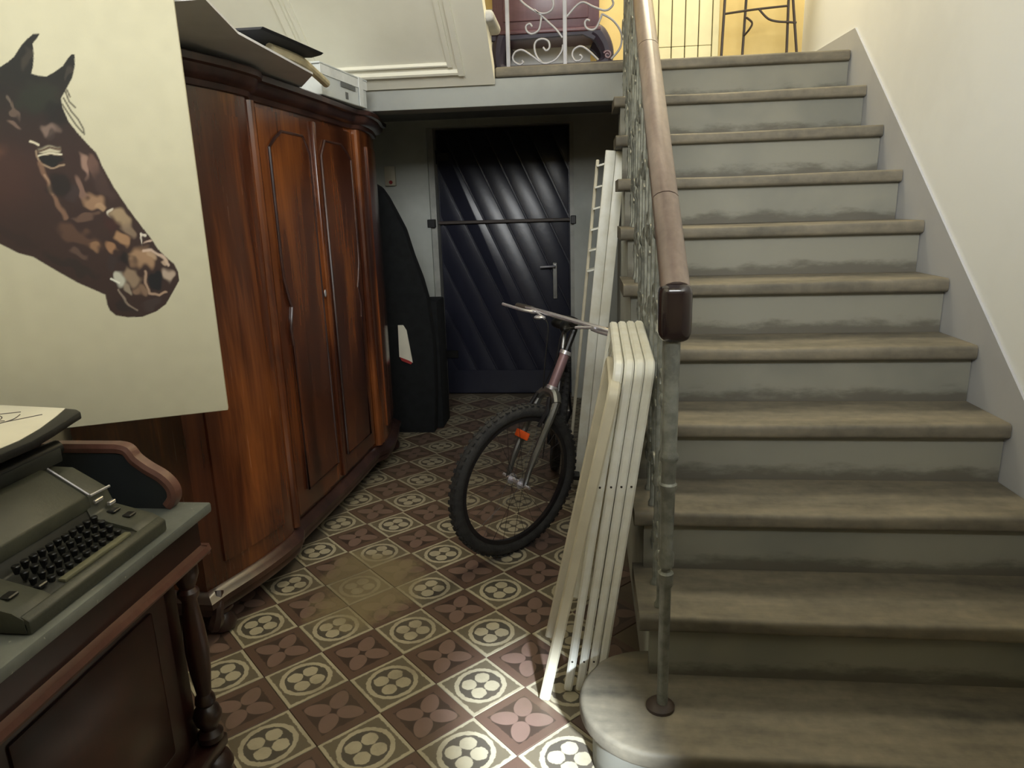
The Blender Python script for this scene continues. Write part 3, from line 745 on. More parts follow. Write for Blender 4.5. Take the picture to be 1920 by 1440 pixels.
# ------------------------------------------------------------------ bicycle
BC = thing('bicycle', 'dark mountain bicycle with chrome handlebar leaning behind the folded chairs', 'bicycle', (-0.6, 1.7, 0))
Wc = Vector((-0.645, 1.299, 0.336)); hd = Vector((0.701, 0.713, 0)).normalized()
ln = -0.10; sd = Vector((-hd.y, hd.x, 0)); up = (math.cos(ln) * Vector((0, 0, 1)) + math.sin(ln) * sd).normalized(); nn = hd.cross(up).normalized()
def wheel(c, h, u, n, tag):
    def ring(R): return [c + h * (R * math.cos(a)) + u * (R * math.sin(a)) for a in np.linspace(0, 2 * PI, 57)[:-1]]
    m = MB(); m.tube(ring(0.309), 0.0265, 12, closed=True, up=None)
    # tread knobs
    for k in range(64):
        a = 2 * PI * k / 64; rad = h * math.cos(a) + u * math.sin(a); tan = -h * math.sin(a) + u * math.cos(a)
        for q in (-0.011, 0.011):
            aa = a + (0.02 if q > 0 else 0); p = c + (h * math.cos(aa) + u * math.sin(aa)) * 0.334 + n * q
            Mk = Matrix(((rad.x, tan.x, n.x, p.x), (rad.y, tan.y, n.y, p.y), (rad.z, tan.z, n.z, p.z), (0, 0, 0, 1)))
            m.box(-0.004, 0.003, -0.008, 0.008, -0.007, 0.007, M=Mk)
    part('tyre', m, M_tyre, BC, 'black knobbly tyre')
    m = MB(); m.tube(ring(0.279), 1, sect=[(0.010, -0.012), (0.010, 0.012), (-0.008, 0.010), (-0.008, -0.010)], closed=True, up=n); part('rim', m, M_frame_b, BC)
    m = MB(); m.tube([c - n * 0.05, c + n * 0.05], 0.011, 10); m.tube([c - n * 0.032, c - n * 0.027], 0.024, 12); m.tube([c + n * 0.027, c + n * 0.032], 0.024, 12); part('hub', m, M_chrome, BC)
    m = MB()
    for k in range(28):
        a = 2 * PI * k / 28; a2 = a + (0.5 if k % 4 < 2 else -0.5)
        m.tube([c + (h * math.cos(a2) + u * math.sin(a2)) * 0.022 + n * (0.03 if k % 2 else -0.03), c + (h * math.cos(a) + u * math.sin(a)) * 0.272], 0.0009, 4)
    part('spokes', m, M_frame_b, BC)
wheel(Wc, hd, up, nn, 'front')
A65 = math.radians(65); ax = (math.cos(A65) * hd + math.sin(A65) * up).normalized()
cr = Wc + ax * 0.385; ht = Wc + ax * 0.585; stp = Wc + ax * 0.700
fw_ = ax.cross(nn).normalized()
if fw_.dot(hd) > 0: fw_ = -fw_
for s in (-1, 1):
    m = MB(); m.tube(catmull([cr + nn * (0.050 * s) - ax * 0.012, cr + nn * (0.056 * s) - ax * 0.10 + fw_ * 0.004, Wc + nn * (0.056 * s) + ax * 0.10 + fw_ * 0.010, Wc + nn * (0.054 * s)], 5), [0.0165] * 6 + [0.0145] * 5 + [0.012] * 4 + [0.010], 10)
    part('fork_blade', m, M_steel, BC, 'worn silver fork blade')
    m = MB(); m.tube([Wc + nn * (0.05 * s), Wc + nn * (0.085 * s)], 0.007, 8); part('axle_nut', m, M_chrome, BC)
    # brake arm
    m = MB(); b0 = Wc + ax * 0.25 + nn * (0.040 * s) + fw_ * 0.035
    m.tube([b0, b0 + ax * 0.07 + nn * (0.012 * s), b0 + ax * 0.13 - nn * (0.004 * s)], 0.008, 6); part('brake_arm', m, M_frame_b, BC)
m = MB(); m.tube(catmull([cr - nn * 0.056 - ax * 0.02, cr - nn * 0.03 + ax * 0.012, cr + ax * 0.018, cr + nn * 0.03 + ax * 0.012, cr + nn * 0.056 - ax * 0.02], 4), 0.021, 10); part('fork_crown', m, M_steel, BC)
m = MB(); m.tube([cr + ax * 0.03, ht], 0.0205, 12); part('head_tube', m, M_frame_r, BC, 'pinkish silver head tube')
for q in (cr + ax * 0.035, ht - ax * 0.008):
    m = MB(); m.tube([q - ax * 0.008, q + ax * 0.008], 0.026, 12); part('headset_cup', m, M_chrome, BC)
m = MB(); m.tube([ht, stp - ax * 0.02, stp + fw_ * 0.035 + ax * 0.006], 0.014, 10); part('stem', m, M_black, BC)
hb = stp + fw_ * 0.035 + ax * 0.01
L_ = -nn   # towards the door
m = MB(); m.tube(catmull([hb + L_ * 0.375 - fw_ * 0.03, hb + L_ * 0.18, hb, hb - L_ * 0.18, hb - L_ * 0.29 - fw_ * 0.03], 5), 0.0105, 10); part('handlebar', m, M_chrome, BC, 'chrome straight handlebar')
for s, e in ((1, 0.375), (-1, 0.29)):
    g0 = hb + L_ * (s * (e - 0.11)) - fw_ * 0.018; g1 = hb + L_ * (s * (e + 0.004)) - fw_ * 0.031
    m = MB(); m.tube([g0, g1], 0.0155, 10); part('grip', m, M_steel if s > 0 else M_black, BC)
    c0 = hb + L_ * (s * (e - 0.15)) - fw_ * 0.012
    m = MB(); m.tube(catmull([c0, c0 + fw_ * 0.036 - Vector((0, 0, .014)), c0 + fw_ * 0.062 + L_ * (s * 0.05) - Vector((0, 0, .022)), c0 + fw_ * 0.085 + L_ * (s * 0.15) - Vector((0, 0, .024))], 4), [0.010] * 5 + [0.007] * 8, 8); part('brake_lever', m, M_chrome, BC, 'chrome brake lever')
    m = MB(); m.tube([c0 - fw_ * 0.0 - L_ * (s * 0.0) + fw_ * 0.02 - Vector((0, 0, .004)), c0 + fw_ * 0.045 - L_ * (s * 0.09) - Vector((0, 0, .03))], 0.006, 6); part('cable_adjuster', m, M_chrome, BC)
    cb = c0 + fw_ * 0.045 - L_ * (s * 0.09) - Vector((0, 0, .03))
    m = MB(); m.tube(catmull([cb, cb + fw_ * 0.03 - L_ * (s * 0.05) - Vector((0, 0, .04)), cr + fw_ * 0.07 + ax * 0.14 + L_ * (s * 0.03), cr + fw_ * 0.05 + ax * 0.02], 6), 0.0025, 5); part('brake_cable', m, M_black, BC)
bl = hb + L_ * 0.17 + fw_ * 0.03 - Vector((0, 0, 0.03))
m = MB(); m.sphere(bl, 0.026, 0.026, 0.009); part('bell', m, M_chrome, BC, 'small round bell')
rf = Wc + ax * 0.195 + fw_ * 0.055 + L_ * 0.012
Mr = Matrix(((nn.x, fw_.x, ax.x, rf.x), (nn.y, fw_.y, ax.y, rf.y), (nn.z, fw_.z, ax.z, rf.z), (0, 0, 0, 1)))
part('reflector', MB().box(-0.038, 0.038, -0.006, 0.006, -0.016, 0.016, 0.004, 2, M=Mr), M_orange, BC, 'orange reflector')
# main frame, pointing along the hall, leaning to the right
fd = Vector((-0.04, 1.0, 0)).normalized(); fs = Vector((fd.y, -fd.x, 0)); lean = 0.125
fu = (Vector((0, 0, 1)) + fs * lean).normalized(); fn = fd.cross(fu)
hbm = cr + ax * 0.06; htm = ht - ax * 0.03
bb = Vector((hbm.x, hbm.y, 0)) + fd * 0.52 + fs * 0.0; bb = bb + fu * 0.29 + Vector((-0.05, 0, 0))
rw = Vector((bb.x, bb.y, 0)) + fd * 0.43 + fu * 0.336 - fs * (lean * 0.0)
rw.z = 0.336; bbz = bb
stt = bb - fd * (-0.16) + fu * 0.46
seat_top = stt + fu * 0.09 + fd * 0.04
def fr(nm, a, b, r, m_): mm = MB(); mm.tube([a, b], r, 10); part(nm, mm, m_, BC)
fr('down_tube', hbm, bb, 0.018, M_frame_b); fr('top_tube', htm, stt - fu * 0.03, 0.016, M_frame_red); fr('seat_tube', bb, stt, 0.0155, M_frame_b); fr('seat_post', stt, seat_top, 0.0125, M_steel)
for s in (-1, 1):
    fr('chain_stay', bb + fn * (0.02 * s), rw + fn * (0.06 * s), 0.0095, M_frame_b); fr('seat_stay', stt + fn * (0.012 * s) - fu * 0.03, rw + fn * (0.06 * s), 0.008, M_frame_b)
wheel(rw, fd, fu, fn, 'rear')
m = MB(); m.sphere(seat_top + fd * 0.06 + fu * 0.03, 0.075, 0.085, 0.034); m.sphere(seat_top - fd * 0.05 + fu * 0.028, 0.030, 0.11, 0.028); part('saddle', m, M_black, BC, 'black saddle', 60)
m = MB(); m.tube([bb - fn * 0.045, bb - fn * 0.041], 0.085, 24); part('chainring', m, M_frame_b, BC)
for s in (-1, 1):
    e = bb + fn * (0.06 * s) - fu * (0.16 * s)
    fr('crank_arm', bb + fn * (0.055 * s), e, 0.010, M_steel)
    Mp = Matrix(((fn.x, fd.x, fu.x, e.x + fn.x * 0.05 * s), (fn.y, fd.y, fu.y, e.y + fn.y * 0.05 * s), (fn.z, fd.z, fu.z, e.z + fn.z * 0.05 * s), (0, 0, 0, 1)))
    part('pedal', MB().box(-0.045, 0.045, -0.035, 0.035, -0.012, 0.012, 0.003, 1, M=Mp), M_black, BC)

# ------------------------------------------------------------------ folded white chairs
CW, CHH = 0.50, 1.045
def lattice(y0, y1, z0, z1, n, m_, w=0.006, t=0.006, x=0.0):
    mb = MB(); H = z1 - z0; Wd = y1 - y0; st = Wd / n
    rc = [(y0, z0), (y1, z0), (y1, z1), (y0, z1)]
    for s in (1, -1):
        k = -int(H / st) - 1
        while k <= n + int(H / st) + 1:
            # line y = y0 + k*st + s*(z - z0)
            P = []
            for z in (z0, z1):
                P.append((y0 + k * st + s * (z - z0), z))
            (ya, za), (yb, zb) = P
            t0, t1 = 0.0, 1.0
            for lo, hi in ((y0, y1),):
                d = yb - ya
                for bnd, sign in ((lo, 1), (hi, -1)):
                    f0 = sign * (ya - bnd); f1 = sign * (yb - bnd)
                    if f0 < 0 and f1 < 0: t0, t1 = 1, 0
                    elif f0 < 0: t0 = max(t0, f0 / (f0 - f1))
                    elif f1 < 0: t1 = min(t1, f0 / (f0 - f1))
            if t1 - t0 > 0.02:
                a = (x + 0.001 * s, ya + (yb - ya) * t0, za + (zb - za) * t0); b = (x + 0.001 * s, ya + (yb - ya) * t1, za + (zb - za) * t1)
                mb.tube([a, b], 1, sect=RECT(t / 2, w / 2), up=(1, 0, 0))
            k += 1
    return mb
def uframe(y0, y1, z0, z1, rad, flat, x=0.0):
    P = [(x, y0, z0), (x, y0, z1 - rad)] + [(x, y0 + rad - rad * math.cos(a), z1 - rad + rad * math.sin(a)) for a in np.linspace(0, PI / 2, 7)[1:]]
    P += [(x, y1 - rad + rad * math.sin(a), z1 - rad + rad * math.cos(a)) for a in np.linspace(0, PI / 2, 7)] + [(x, y1, z0)]
    m = MB(); m.tube(P, 1, sect=ROUNDRECT(*flat, 0.5), up=(1, 0, 0)); return m
def tilt(o, ang, z):
    o.matrix_local = Matrix.Translation((0, 0, z)) @ Matrix.Rotation(ang, 4, 'Y') @ Matrix.Translation((0, 0, -z))
def chair(loc, lean_, label, opened=0.0):
    M_ = Matrix.Translation(loc) @ Matrix.Rotation(lean_, 4, 'Y') @ Matrix.Rotation(math.radians(4.2), 4, 'X')
    c = thing('folding_chair', label, 'chair', None, 'folded white metal chairs leaning on the stairs', M=M_)
    part('back_frame', uframe(0, CW, 0.0, CHH, 0.038, (0.0125, 0.011)), M_white, c)
    rfm = part('rear_leg_frame', uframe(0.028 if not opened else -0.045, CW - 0.03 if not opened else 0.24, 0.005 if not opened else -0.01, 0.90 if not opened else 1.00, 0.034, (0.0095, 0.012) if not opened else (0.016, 0.010), 0.0 if not opened else -0.006), M_cream, c)
    sf = MB(); 
    for yy in (0.052, CW - 0.052): sf.tube([(0, yy, 0.30), (0, yy, 0.74)], 1, sect=RECT(0.0085, 0.008), up=(1, 0, 0))
    for zz in (0.30, 0.74): sf.tube([(0, 0.052, zz), (0, CW - 0.052, zz)], 1, sect=RECT(0.0085, 0.008), up=(1, 0, 0))
    sfo = part('seat_frame', sf, M_white, c)
    part('seat_lattice', lattice(0.055, CW - 0.055, 0.31, 0.73, 9, M_white), M_cream, sfo, 'pierced lattice seat')
    bl_ = part('backrest_lattice', lattice(0.012, CW - 0.012, 0.76, 1.03, 10, M_white, 0.007, 0.006), M_white, c, 'pierced lattice backrest')
    for zz in (0.11, 0.70):
        m = MB(); m.tube([(-0.001, -0.0125, zz), (-0.001, -0.009, zz)], 0.0032, 8); part('rivet', m, M_rivet, c)
    if opened:
        tilt(rfm, math.radians(opened), 1.0)
        tilt(sfo, math.radians(opened * 0.6), 0.74)
    return c
Ltop = [-0.271, -0.243, -0.216, -0.189]
Lbot = [-0.412, -0.376, -0.346, -0.318]
CL = ['leftmost folded white metal chair, its rear legs swung slightly open', 'second folded white metal chair from the bicycle side', 'third folded white metal chair from the bicycle side', 'folded white metal chair nearest the iron stair railing']
for k in range(4):
    la = math.atan2(Ltop[k] - Lbot[k], 1.02)
    chair((Lbot[k], 0.432 + 0.002 * k, 0.006), la, CL[k], 3.6 if k == 0 else 0.0)

# ------------------------------------------------------------------ tall folded white rack behind the chairs
RK = thing('folded_rack', 'tall folded white metal rack with short slats leaning behind the chairs', 'rack', None, M=Matrix.Translation((-0.395, 2.06, 0.003)) @ Matrix.Rotation(math.atan2(0.165, 1.7), 4, 'Y'))
for x in (0.0, 0.050):
    m = MB(); m.box(x - 0.0245, x + 0.0245, 0.0, 0.035, 0.0, 1.705, 0.004, 2); part('flat_rail', m, M_white, RK)
m = MB(); m.box(-0.064, -0.048, 0.09, 0.115, 0.0, 1.665, 0.003, 1); part('back_rail', m, M_cream, RK)
for k in range(6):
    z = 1.652 - k * 0.100
    part('slat', MB().box(-0.062, -0.012, 0.01, 0.10, -0.004, 0.004, M=Matrix.Translation((0, 0.0, z)) @ Matrix.Rotation(-0.35, 4, 'Y')), M_white, RK, smooth=0)
# ------------------------------------------------------------------ writing desk
DX, DY, DZ = -1.283, 0.095, 0.762
DB, DN = WLX + 0.004, -1.35
DK = thing('writing_desk', 'dark mahogany writing desk with grey-green top and turned corner columns', 'desk', (-1.65, -0.6, 0))
part('desk_top', MB().box(DB, DX, DN, DY, DZ - 0.026, DZ, 0.006, 2), M_desktop, DK, 'grey-green painted desk top')
part('apron', MB().box(DB, DX - 0.030, DN + 0.02, DY - 0.022, 0.650, DZ - 0.0265), M_desk, DK, smooth=0)
m = MB(); m.prism([(DX - 0.031, 0.655), (DX - 0.014, 0.652), (DX - 0.010, 0.640), (DX - 0.016, 0.630), (DX - 0.031, 0.626)], 'y', DN + 0.01, DY - 0.012); part('apron_moulding', m, M_desk_m, DK, 'worn pale moulding')
m = MB(); m.prism([(DX - 0.031 - 0.55, 0.655), (DX - 0.014, 0.655), (DX - 0.014, 0.628), (DX - 0.031 - 0.55, 0.628)], 'y', DY - 0.024, DY - 0.012); part('apron_moulding', m, M_desk_m, DK)
part('cabinet_body', MB().box(DB, DX - 0.10, DN + 0.05, DY - 0.05, 0.085, 0.650), M_desk, DK, smooth=0)
for y0, y1 in ((-0.56, -0.02), (-1.15, -0.61)):
    dd = part('cabinet_door', MB().box(DX - 0.10, DX - 0.084, y0, y1, 0.11, 0.615, 0.003, 1), M_desk, DK)
    part('door_panel', MB().box(DX - 0.086, DX - 0.078, y0 + 0.06, y1 - 0.06, 0.17, 0.56, 0.006, 2), M_desk, dd)
    m = MB(); m.sphere((DX - 0.075, y0 + 0.03, 0.40), 0.012, 0.010, 0.010, 10, 7); part('knob', m, M_desk_m, dd)
part('plinth', MB().box(DB, DX - 0.035, DN + 0.02, DY - 0.02, 0.070, 0.105, 0.006, 2), M_desk, DK)
CP = [(0.018, 0.106), (0.031, 0.112), (0.033, 0.13), (0.022, 0.145), (0.022, 0.15), (0.032, 0.165), (0.036, 0.185), (0.030, 0.205), (0.019, 0.215), (0.026, 0.225), (0.024, 0.24), (0.018, 0.25), (0.026, 0.32), (0.029, 0.38), (0.026, 0.44), (0.018, 0.52), (0.026, 0.535), (0.026, 0.545), (0.018, 0.555), (0.024, 0.57), (0.031, 0.59), (0.031, 0.61), (0.024, 0.6255)]
for yy in (DY - 0.055, -1.28):
    m = MB(); m.lathe(CP, (DX - 0.062, yy), 18); part('column', m, M_desk, DK, 'turned wooden column')
    m = MB(); m.lathe([(0.026, 0), (0.046, 0.010), (0.052, 0.030), (0.044, 0.052), (0.028, 0.064), (0.034, 0.0705)], (DX - 0.066, yy), 18); part('bun_foot', m, M_desk, DK)
for yy in (DY - 0.055, -1.28):
    m = MB(); m.lathe([(0.026, 0), (0.046, 0.010), (0.052, 0.030), (0.044, 0.052), (0.028, 0.064), (0.034, 0.0705)], (DB + 0.07, yy), 14); part('bun_foot', m, M_desk, DK)
# scrolled end gallery
GY = DY - 0.040
gp = catmull([(-1.372, 0, 0.770), (-1.357, 0, 0.790), (-1.358, 0, 0.815), (-1.378, 0, 0.840), (-1.412, 0, 0.862), (-1.440, 0, 0.885), (-1.456, 0, 0.908), (-1.480, 0, 0.914)], 5)
gpts = [(p.x, p.z) for p in gp] + [(DB, 0.914)]
part('gallery_panel', MB().prism([(x, z) for x, z in gpts] + [(DB, DZ + 0.0005), (-1.372, DZ + 0.0005)], 'y', GY - 0.006, GY + 0.006), M_panel_blk, DK, 'dark end panel of the gallery')
m = MB(); m.tube([(x, GY, z) for x, z in gpts], 1, sect=[(-0.010, -0.017), (0.002, -0.020), (0.010, -0.012), (0.012, 0.0), (0.010, 0.012), (0.002, 0.020), (-0.010, 0.017)], up=(0, 0, 1)) if False else None
m = MB(); m.tube([(x, GY + 0.004, z) for x, z in gpts], 1, sect=[(u, v) for v, u in [(-0.014, -0.012), (-0.004, -0.017), (0.008, -0.014), (0.013, -0.004), (0.013, 0.006), (0.008, 0.014), (-0.014, 0.014)]], up=(0, 1, 0)); part('gallery_rail', m, M_desk_m, DK, 'scrolled wooden gallery rail')
part('back_gallery', MB().box(DB, DB + 0.018, DN, GY - 0.006, DZ, 0.905, 0.003, 1), M_desk, DK)

# ------------------------------------------------------------------ typewriter
TX, TY0, TY1 = -1.302, -0.470, -0.066
TW = thing('typewriter', 'olive grey portable typewriter with black keys on the desk', 'typewriter', (-1.46, -0.27, DZ))
ZB = DZ + 0.001
def side(y0, y1, nm, m_, pts): return part(nm, MB().prism(pts, 'y', y0, y1, 0.004), m_, TW)
side(TY0, TY1, 'body', M_typew_d, [(TX, ZB + 0.004), (TX, ZB + 0.022), (TX - 0.020, ZB + 0.034), (TX - 0.115, ZB + 0.052), (TX - 0.125, ZB + 0.085), (TX - 0.33, ZB + 0.105), (TX - 0.34, ZB + 0.004)])
for y0, y1 in ((TY0 - 0.002, TY0 + 0.075), (TY1 - 0.078, TY1 + 0.002)):
    side(y0, y1, 'side_cheek', M_typew, [(TX - 0.004, ZB + 0.002), (TX - 0.006, ZB + 0.030), (TX - 0.026, ZB + 0.042), (TX - 0.115, ZB + 0.066), (TX - 0.128, ZB + 0.105), (TX - 0.20, ZB + 0.150), (TX - 0.32, ZB + 0.155), (TX - 0.34, ZB + 0.002)])
side(TY0, TY1, 'front_lip', M_typew, [(TX + 0.002, ZB), (TX + 0.003, ZB + 0.026), (TX - 0.012, ZB + 0.036), (TX - 0.020, ZB + 0.030), (TX - 0.020, ZB)])
side(TY0 + 0.06, TY1 - 0.062, 'ribbon_cover', M_typew, [(TX - 0.120, ZB + 0.080), (TX - 0.124, ZB + 0.110), (TX - 0.205, ZB + 0.166), (TX - 0.225, ZB + 0.168), (TX - 0.225, ZB + 0.080)])
for y in (TY1 - 0.064, TY0 + 0.066):
    m = MB(); m.tube([(TX - 0.121, y, ZB + 0.111), (TX - 0.206, y, ZB + 0.170)], 0.0028, 6); part('chrome_trim', m, M_chrome, TW)
    yy = y + (0.060 if y > -0.25 else -0.060)
    m = MB(); m.tube([(TX - 0.1195, y, ZB + 0.109), (TX - 0.117, yy, ZB + 0.107)], 0.0032, 6); part('chrome_trim', m, M_chrome, TW)
    a, b = min(y, yy), max(y, yy)
    part('chrome_slot', MB().box(TX - 0.118, TX - 0.112, a + 0.004, a + 0.030, ZB + 0.088, ZB + 0.096, 0.001, 1), M_chrome, TW)
    part('chrome_slot', MB().box(TX - 0.112, TX - 0.104, b - 0.024, b - 0.004, ZB + 0.070, ZB + 0.078, 0.001, 1), M_chrome, TW)
    for xx in (TX - 0.090, TX - 0.055):
        m = MB(); m.box(xx - 0.014, xx + 0.006, (a + b) / 2 - 0.012, (a + b) / 2 + 0.012, 0, 0.006, 0.002, 1, M=Matrix.Translation((0, 0, ZB + 0.066 + (xx - TX + 0.115) * -0.27)) ); part('shift_key', m, M_black, TW)
for row in range(4):
    x = TX - 0.042 - row * 0.0185; z = ZB + 0.046 + row * 0.0085
    n = 11 if row in (1, 3) else 10
    y0 = TY0 + 0.089 + (0.004 * row); y1 = TY1 - 0.092 - 0.003 * (3 - row)
    for k in range(n):
        y = y0 + (y1 - y0) * k / (n - 1)
        if row == 0 and k == 0: part('wide_key', MB().box(x - 0.007, x + 0.007, y - 0.014, y + 0.008, z - 0.006, z + 0.003, 0.002, 1), M_key, TW); continue
        m = MB(); m.lathe([(0.0048, z - 0.014), (0.0070, z - 0.005), (0.0080, z + 0.001), (0.0066, z + 0.0032), (0.0005, z + 0.0016)], (x, y), 10); part('key', m, M_key, TW)
part('space_bar', MB().box(TX - 0.033, TX - 0.017, TY0 + 0.115, TY1 - 0.092, ZB + 0.032, ZB + 0.041, 0.003, 2), M_space, TW, 'pale olive space bar')
m = MB(); m.tube([(TX - 0.255, TY0 - 0.03, ZB + 0.185), (TX - 0.255, TY1 + 0.03, ZB + 0.185)], 0.018, 14); part('platen', m, M_black, TW)
part('carriage', MB().box(TX - 0.32, TX - 0.235, TY0 - 0.02, TY1 + 0.02, ZB + 0.156, ZB + 0.19, 0.005, 2), M_typew_d, TW)
part('paper_table', MB().box(TX - 0.34, TX - 0.28, TY0 - 0.02, TY1 + 0.02, ZB + 0.19, ZB + 0.236, 0.005, 2), M_black, TW)
# dark drawing board resting on the typewriter carriage, with a sketch
zb = 1.002
bp = [(-1.795, 0.075), (-1.60, 0.045), (-1.545, 0.032), (-1.520, 0.012), (-1.510, -0.03), (-1.485, -0.12), (-1.468, -0.20), (-1.470, -0.30), (-1.480, -0.55), (-1.80, -0.55)]
bb_ = MB(); bb_.prism(bp, 'z', zb, zb + 0.018, 0.004)
solo('drawing_board', bb_, M_black, 'black board with rounded corner lying on top of the typewriter', 'board', (-1.63, -0.2, zb))
pp = [(-1.80, 0.066), (-1.575, 0.034), (-1.548, -0.03), (-1.515, -0.12), (-1.496, -0.20), (-1.496, -0.30), (-1.505, -0.50), (-1.79, -0.52)]
pb = MB(); pb.prism(pp, 'z', zb + 0.0182, zb + 0.0195)
SK = solo('sketch_sheet', pb, M_paper, 'white paper sheet with a pencil sketch on the black board', 'paper', (-1.65, -0.2, zb + 0.018), smooth=0)
zs = zb + 0.0200
sk = MB()
for pl in ([(-1.80, -0.10), (-1.74, -0.085), (-1.68, -0.075), (-1.64, -0.07)], [(-1.70, -0.14), (-1.67, -0.11), (-1.66, -0.06), (-1.69, -0.03), (-1.72, -0.05), (-1.705, -0.11), (-1.66, -0.13), (-1.64, -0.10), (-1.63, -0.06), (-1.645, -0.02)],
           [(-1.76, -0.16), (-1.73, -0.15), (-1.70, -0.155), (-1.68, -0.12)], [(-1.80, -0.18), (-1.73, -0.17), (-1.66, -0.15)], [(-1.70, -0.02), (-1.66, 0.0)], [(-1.64, -0.09), (-1.59, -0.02)], [(-1.62, -0.20), (-1.58, -0.18), (-1.55, -0.24), (-1.58, -0.30)], [(-1.66, -0.28), (-1.60, -0.30), (-1.54, -0.32)]):
    sk.tube(catmull([(x, y, zs) for x, y in pl], 5), 0.0012, 4)
part('pencil_lines', sk, M_graphite, SK, 'loose grey pencil lines')

# ------------------------------------------------------------------ horse painting
CA = Vector((-1.365, 0.380, 0.9145)); cd_ = Vector((-0.9049, -0.4257, 0)).normalized(); cn = Vector((0.4257, -0.9049, 0))
CWd, CHt = 0.665, 1.16
CVM = Matrix(((cd_.x, cn.x, 0, CA.x), (cd_.y, cn.y, 0, CA.y), (cd_.z, cn.z, 1, CA.z), (0, 0, 0, 1)))   # x along, y out, z up
CV = thing('horse_painting', 'large cream canvas painted with a brown horse head facing right', 'painting', None, M=CVM)
M_canvas = plain('canvas_edge', (210, 204, 178), 0.85, var=0.03)
part('stretched_canvas', MB().box(0, CWd, -0.028, -0.0004, 0, CHt, 0.003, 2), M_canvas, CV)
HH = np.array([[-1.745006, -0.308233, 0.963], [-0.098873, -1.639033, 1.7325], [-0.159871, -0.122802, 1.0]])
nS, nZ = 310, 540
ss = np.linspace(0.002, CWd - 0.002, nS); zz = np.linspace(0.002, CHt - 0.002, nZ)
S_, Z_ = np.meshgrid(ss, zz)
den = HH[2, 0] * S_ + HH[2, 1] * Z_ + 1
AX = (HH[0, 0] * S_ + HH[0, 1] * Z_ + HH[0, 2]) / den * 1000; AY = (HH[1, 0] * S_ + HH[1, 1] * Z_ + HH[1, 2]) / den * 1000
HORSE = [(-1100, 640), (-420, 440), (-200, 365), (-60, 310), (0, 285), (35, 262), (60, 240), (85, 200), (110, 170), (140, 145), (168, 143), (155, 165), (138, 185), (143, 230), (140, 280), (132, 312), (160, 320), (195, 325), (230, 305), (265, 280), (285, 250), (303, 230), (315, 232), (316, 280), (305, 330), (275, 385), (258, 415), (262, 450), (275, 480), (290, 515), (330, 565), (375, 615), (405, 645), (418, 670), (430, 700), (480, 790), (540, 880), (600, 960), (640, 1010), (665, 1050), (700, 1085), (735, 1115), (752, 1150), (756, 1185), (740, 1215), (720, 1250), (700, 1285), (660, 1315), (600, 1338), (540, 1340), (490, 1332), (465, 1312), (452, 1285), (445, 1245), (400, 1225), (330, 1195), (250, 1150), (190, 1115), (140, 1085), (80, 1070), (30, 1045), (0, 1030), (-100, 985), (-420, 960), (-1100, 1010)]
def inside(poly, X, Y):
    r = np.zeros(X.shape, bool); n = len(poly)
    for i in range(n):
        (x0, y0), (x1, y1) = poly[i], poly[(i + 1) % n]
        if y0 == y1: continue
        c = ((y0 > Y) != (y1 > Y)) & (X < (x1 - x0) * (Y - y0) / (y1 - y0) + x0); r ^= c
    return r
rng = np.random.default_rng(3)
def smooth_noise(sx, sy):
    g = rng.random((sy, sx)); yi = np.linspace(0, sy - 1.001, nZ); xi = np.linspace(0, sx - 1.001, nS)
    y0 = yi.astype(int); x0 = xi.astype(int); fy = (yi - y0)[:, None]; fx = (xi - x0)[None]
    fy = fy * fy * (3 - 2 * fy); fx = fx * fx * (3 - 2 * fx)
    return (g[np.ix_(y0, x0)] * (1 - fx) + g[np.ix_(y0, x0 + 1)] * fx) * (1 - fy) + (g[np.ix_(y0 + 1, x0)] * (1 - fx) + g[np.ix_(y0 + 1, x0 + 1)] * fx) * fy
def C3(c): return np.array(lin(c))
bgc = C3((192, 186, 158)) * (1 + 0.06 * (smooth_noise(24, 40) - 0.5))[..., None]
acc = np.zeros(S_.shape)
for ox, oy in ((-1, -1), (1, -1), (-1, 1), (1, 1), (0, 0)): acc += inside(HORSE, AX + ox * 1.2, AY + oy * 1.2)
mask = (acc / 5)[..., None]
# coat: near black at the top of the head, red brown on cheek and neck
t = np.clip((AY - 330) / 350, 0, 1)[..., None]
coat = C3((31, 29, 24)) * (1 - t) + C3((53, 36, 30)) * t
wob = (smooth_noise(40, 60) - 0.5) * 34; wob2 = (smooth_noise(40, 60) - 0.5) * 34
def blob(cx, cy, rx, ry, ang, col, a=1.0, soft=0.5):
    global coat
    ca, sa = math.cos(math.radians(ang)), math.sin(math.radians(ang))
    X = AX + wob - cx; Y = AY + wob2 - cy
    u = (X * ca + Y * sa) / rx; v = (-X * sa + Y * ca) / ry
    d = np.sqrt(u * u + v * v); w = np.clip((1 - d) / soft, 0, 1); w = (w * w * (3 - 2 * w) * a)[..., None]
    coat = coat * (1 - w) + C3(col) * w
def stroke(pts, wd, col, a=1.0):
    global coat
    P = np.array(pts, float); dm = np.full(S_.shape, 1e9); X = AX + wob * 0.35; Y = AY + wob2 * 0.35
    for (x0, y0), (x1, y1) in zip(P, P[1:]):
        dx, dy = x1 - x0, y1 - y0; tt = np.clip(((X - x0) * dx + (Y - y0) * dy) / (dx * dx + dy * dy + 1e-9), 0, 1)
        dm = np.minimum(dm, np.hypot(X - x0 - tt * dx, Y - y0 - tt * dy))
    w = np.clip((wd - dm) / (wd * 0.6), 0, 1)[..., None] * a
    coat = coat * (1 - w) + C3(col) * w
TAN, PALE, DK_, RED = (150, 118, 90), (192, 184, 156), (26, 23, 21), (70, 44, 35)
blob(30, 760, 230, 220, 0, RED, 0.55, 0.9); blob(-40, 640, 90, 60, 0, (98, 66, 52), 0.7, 0.8)
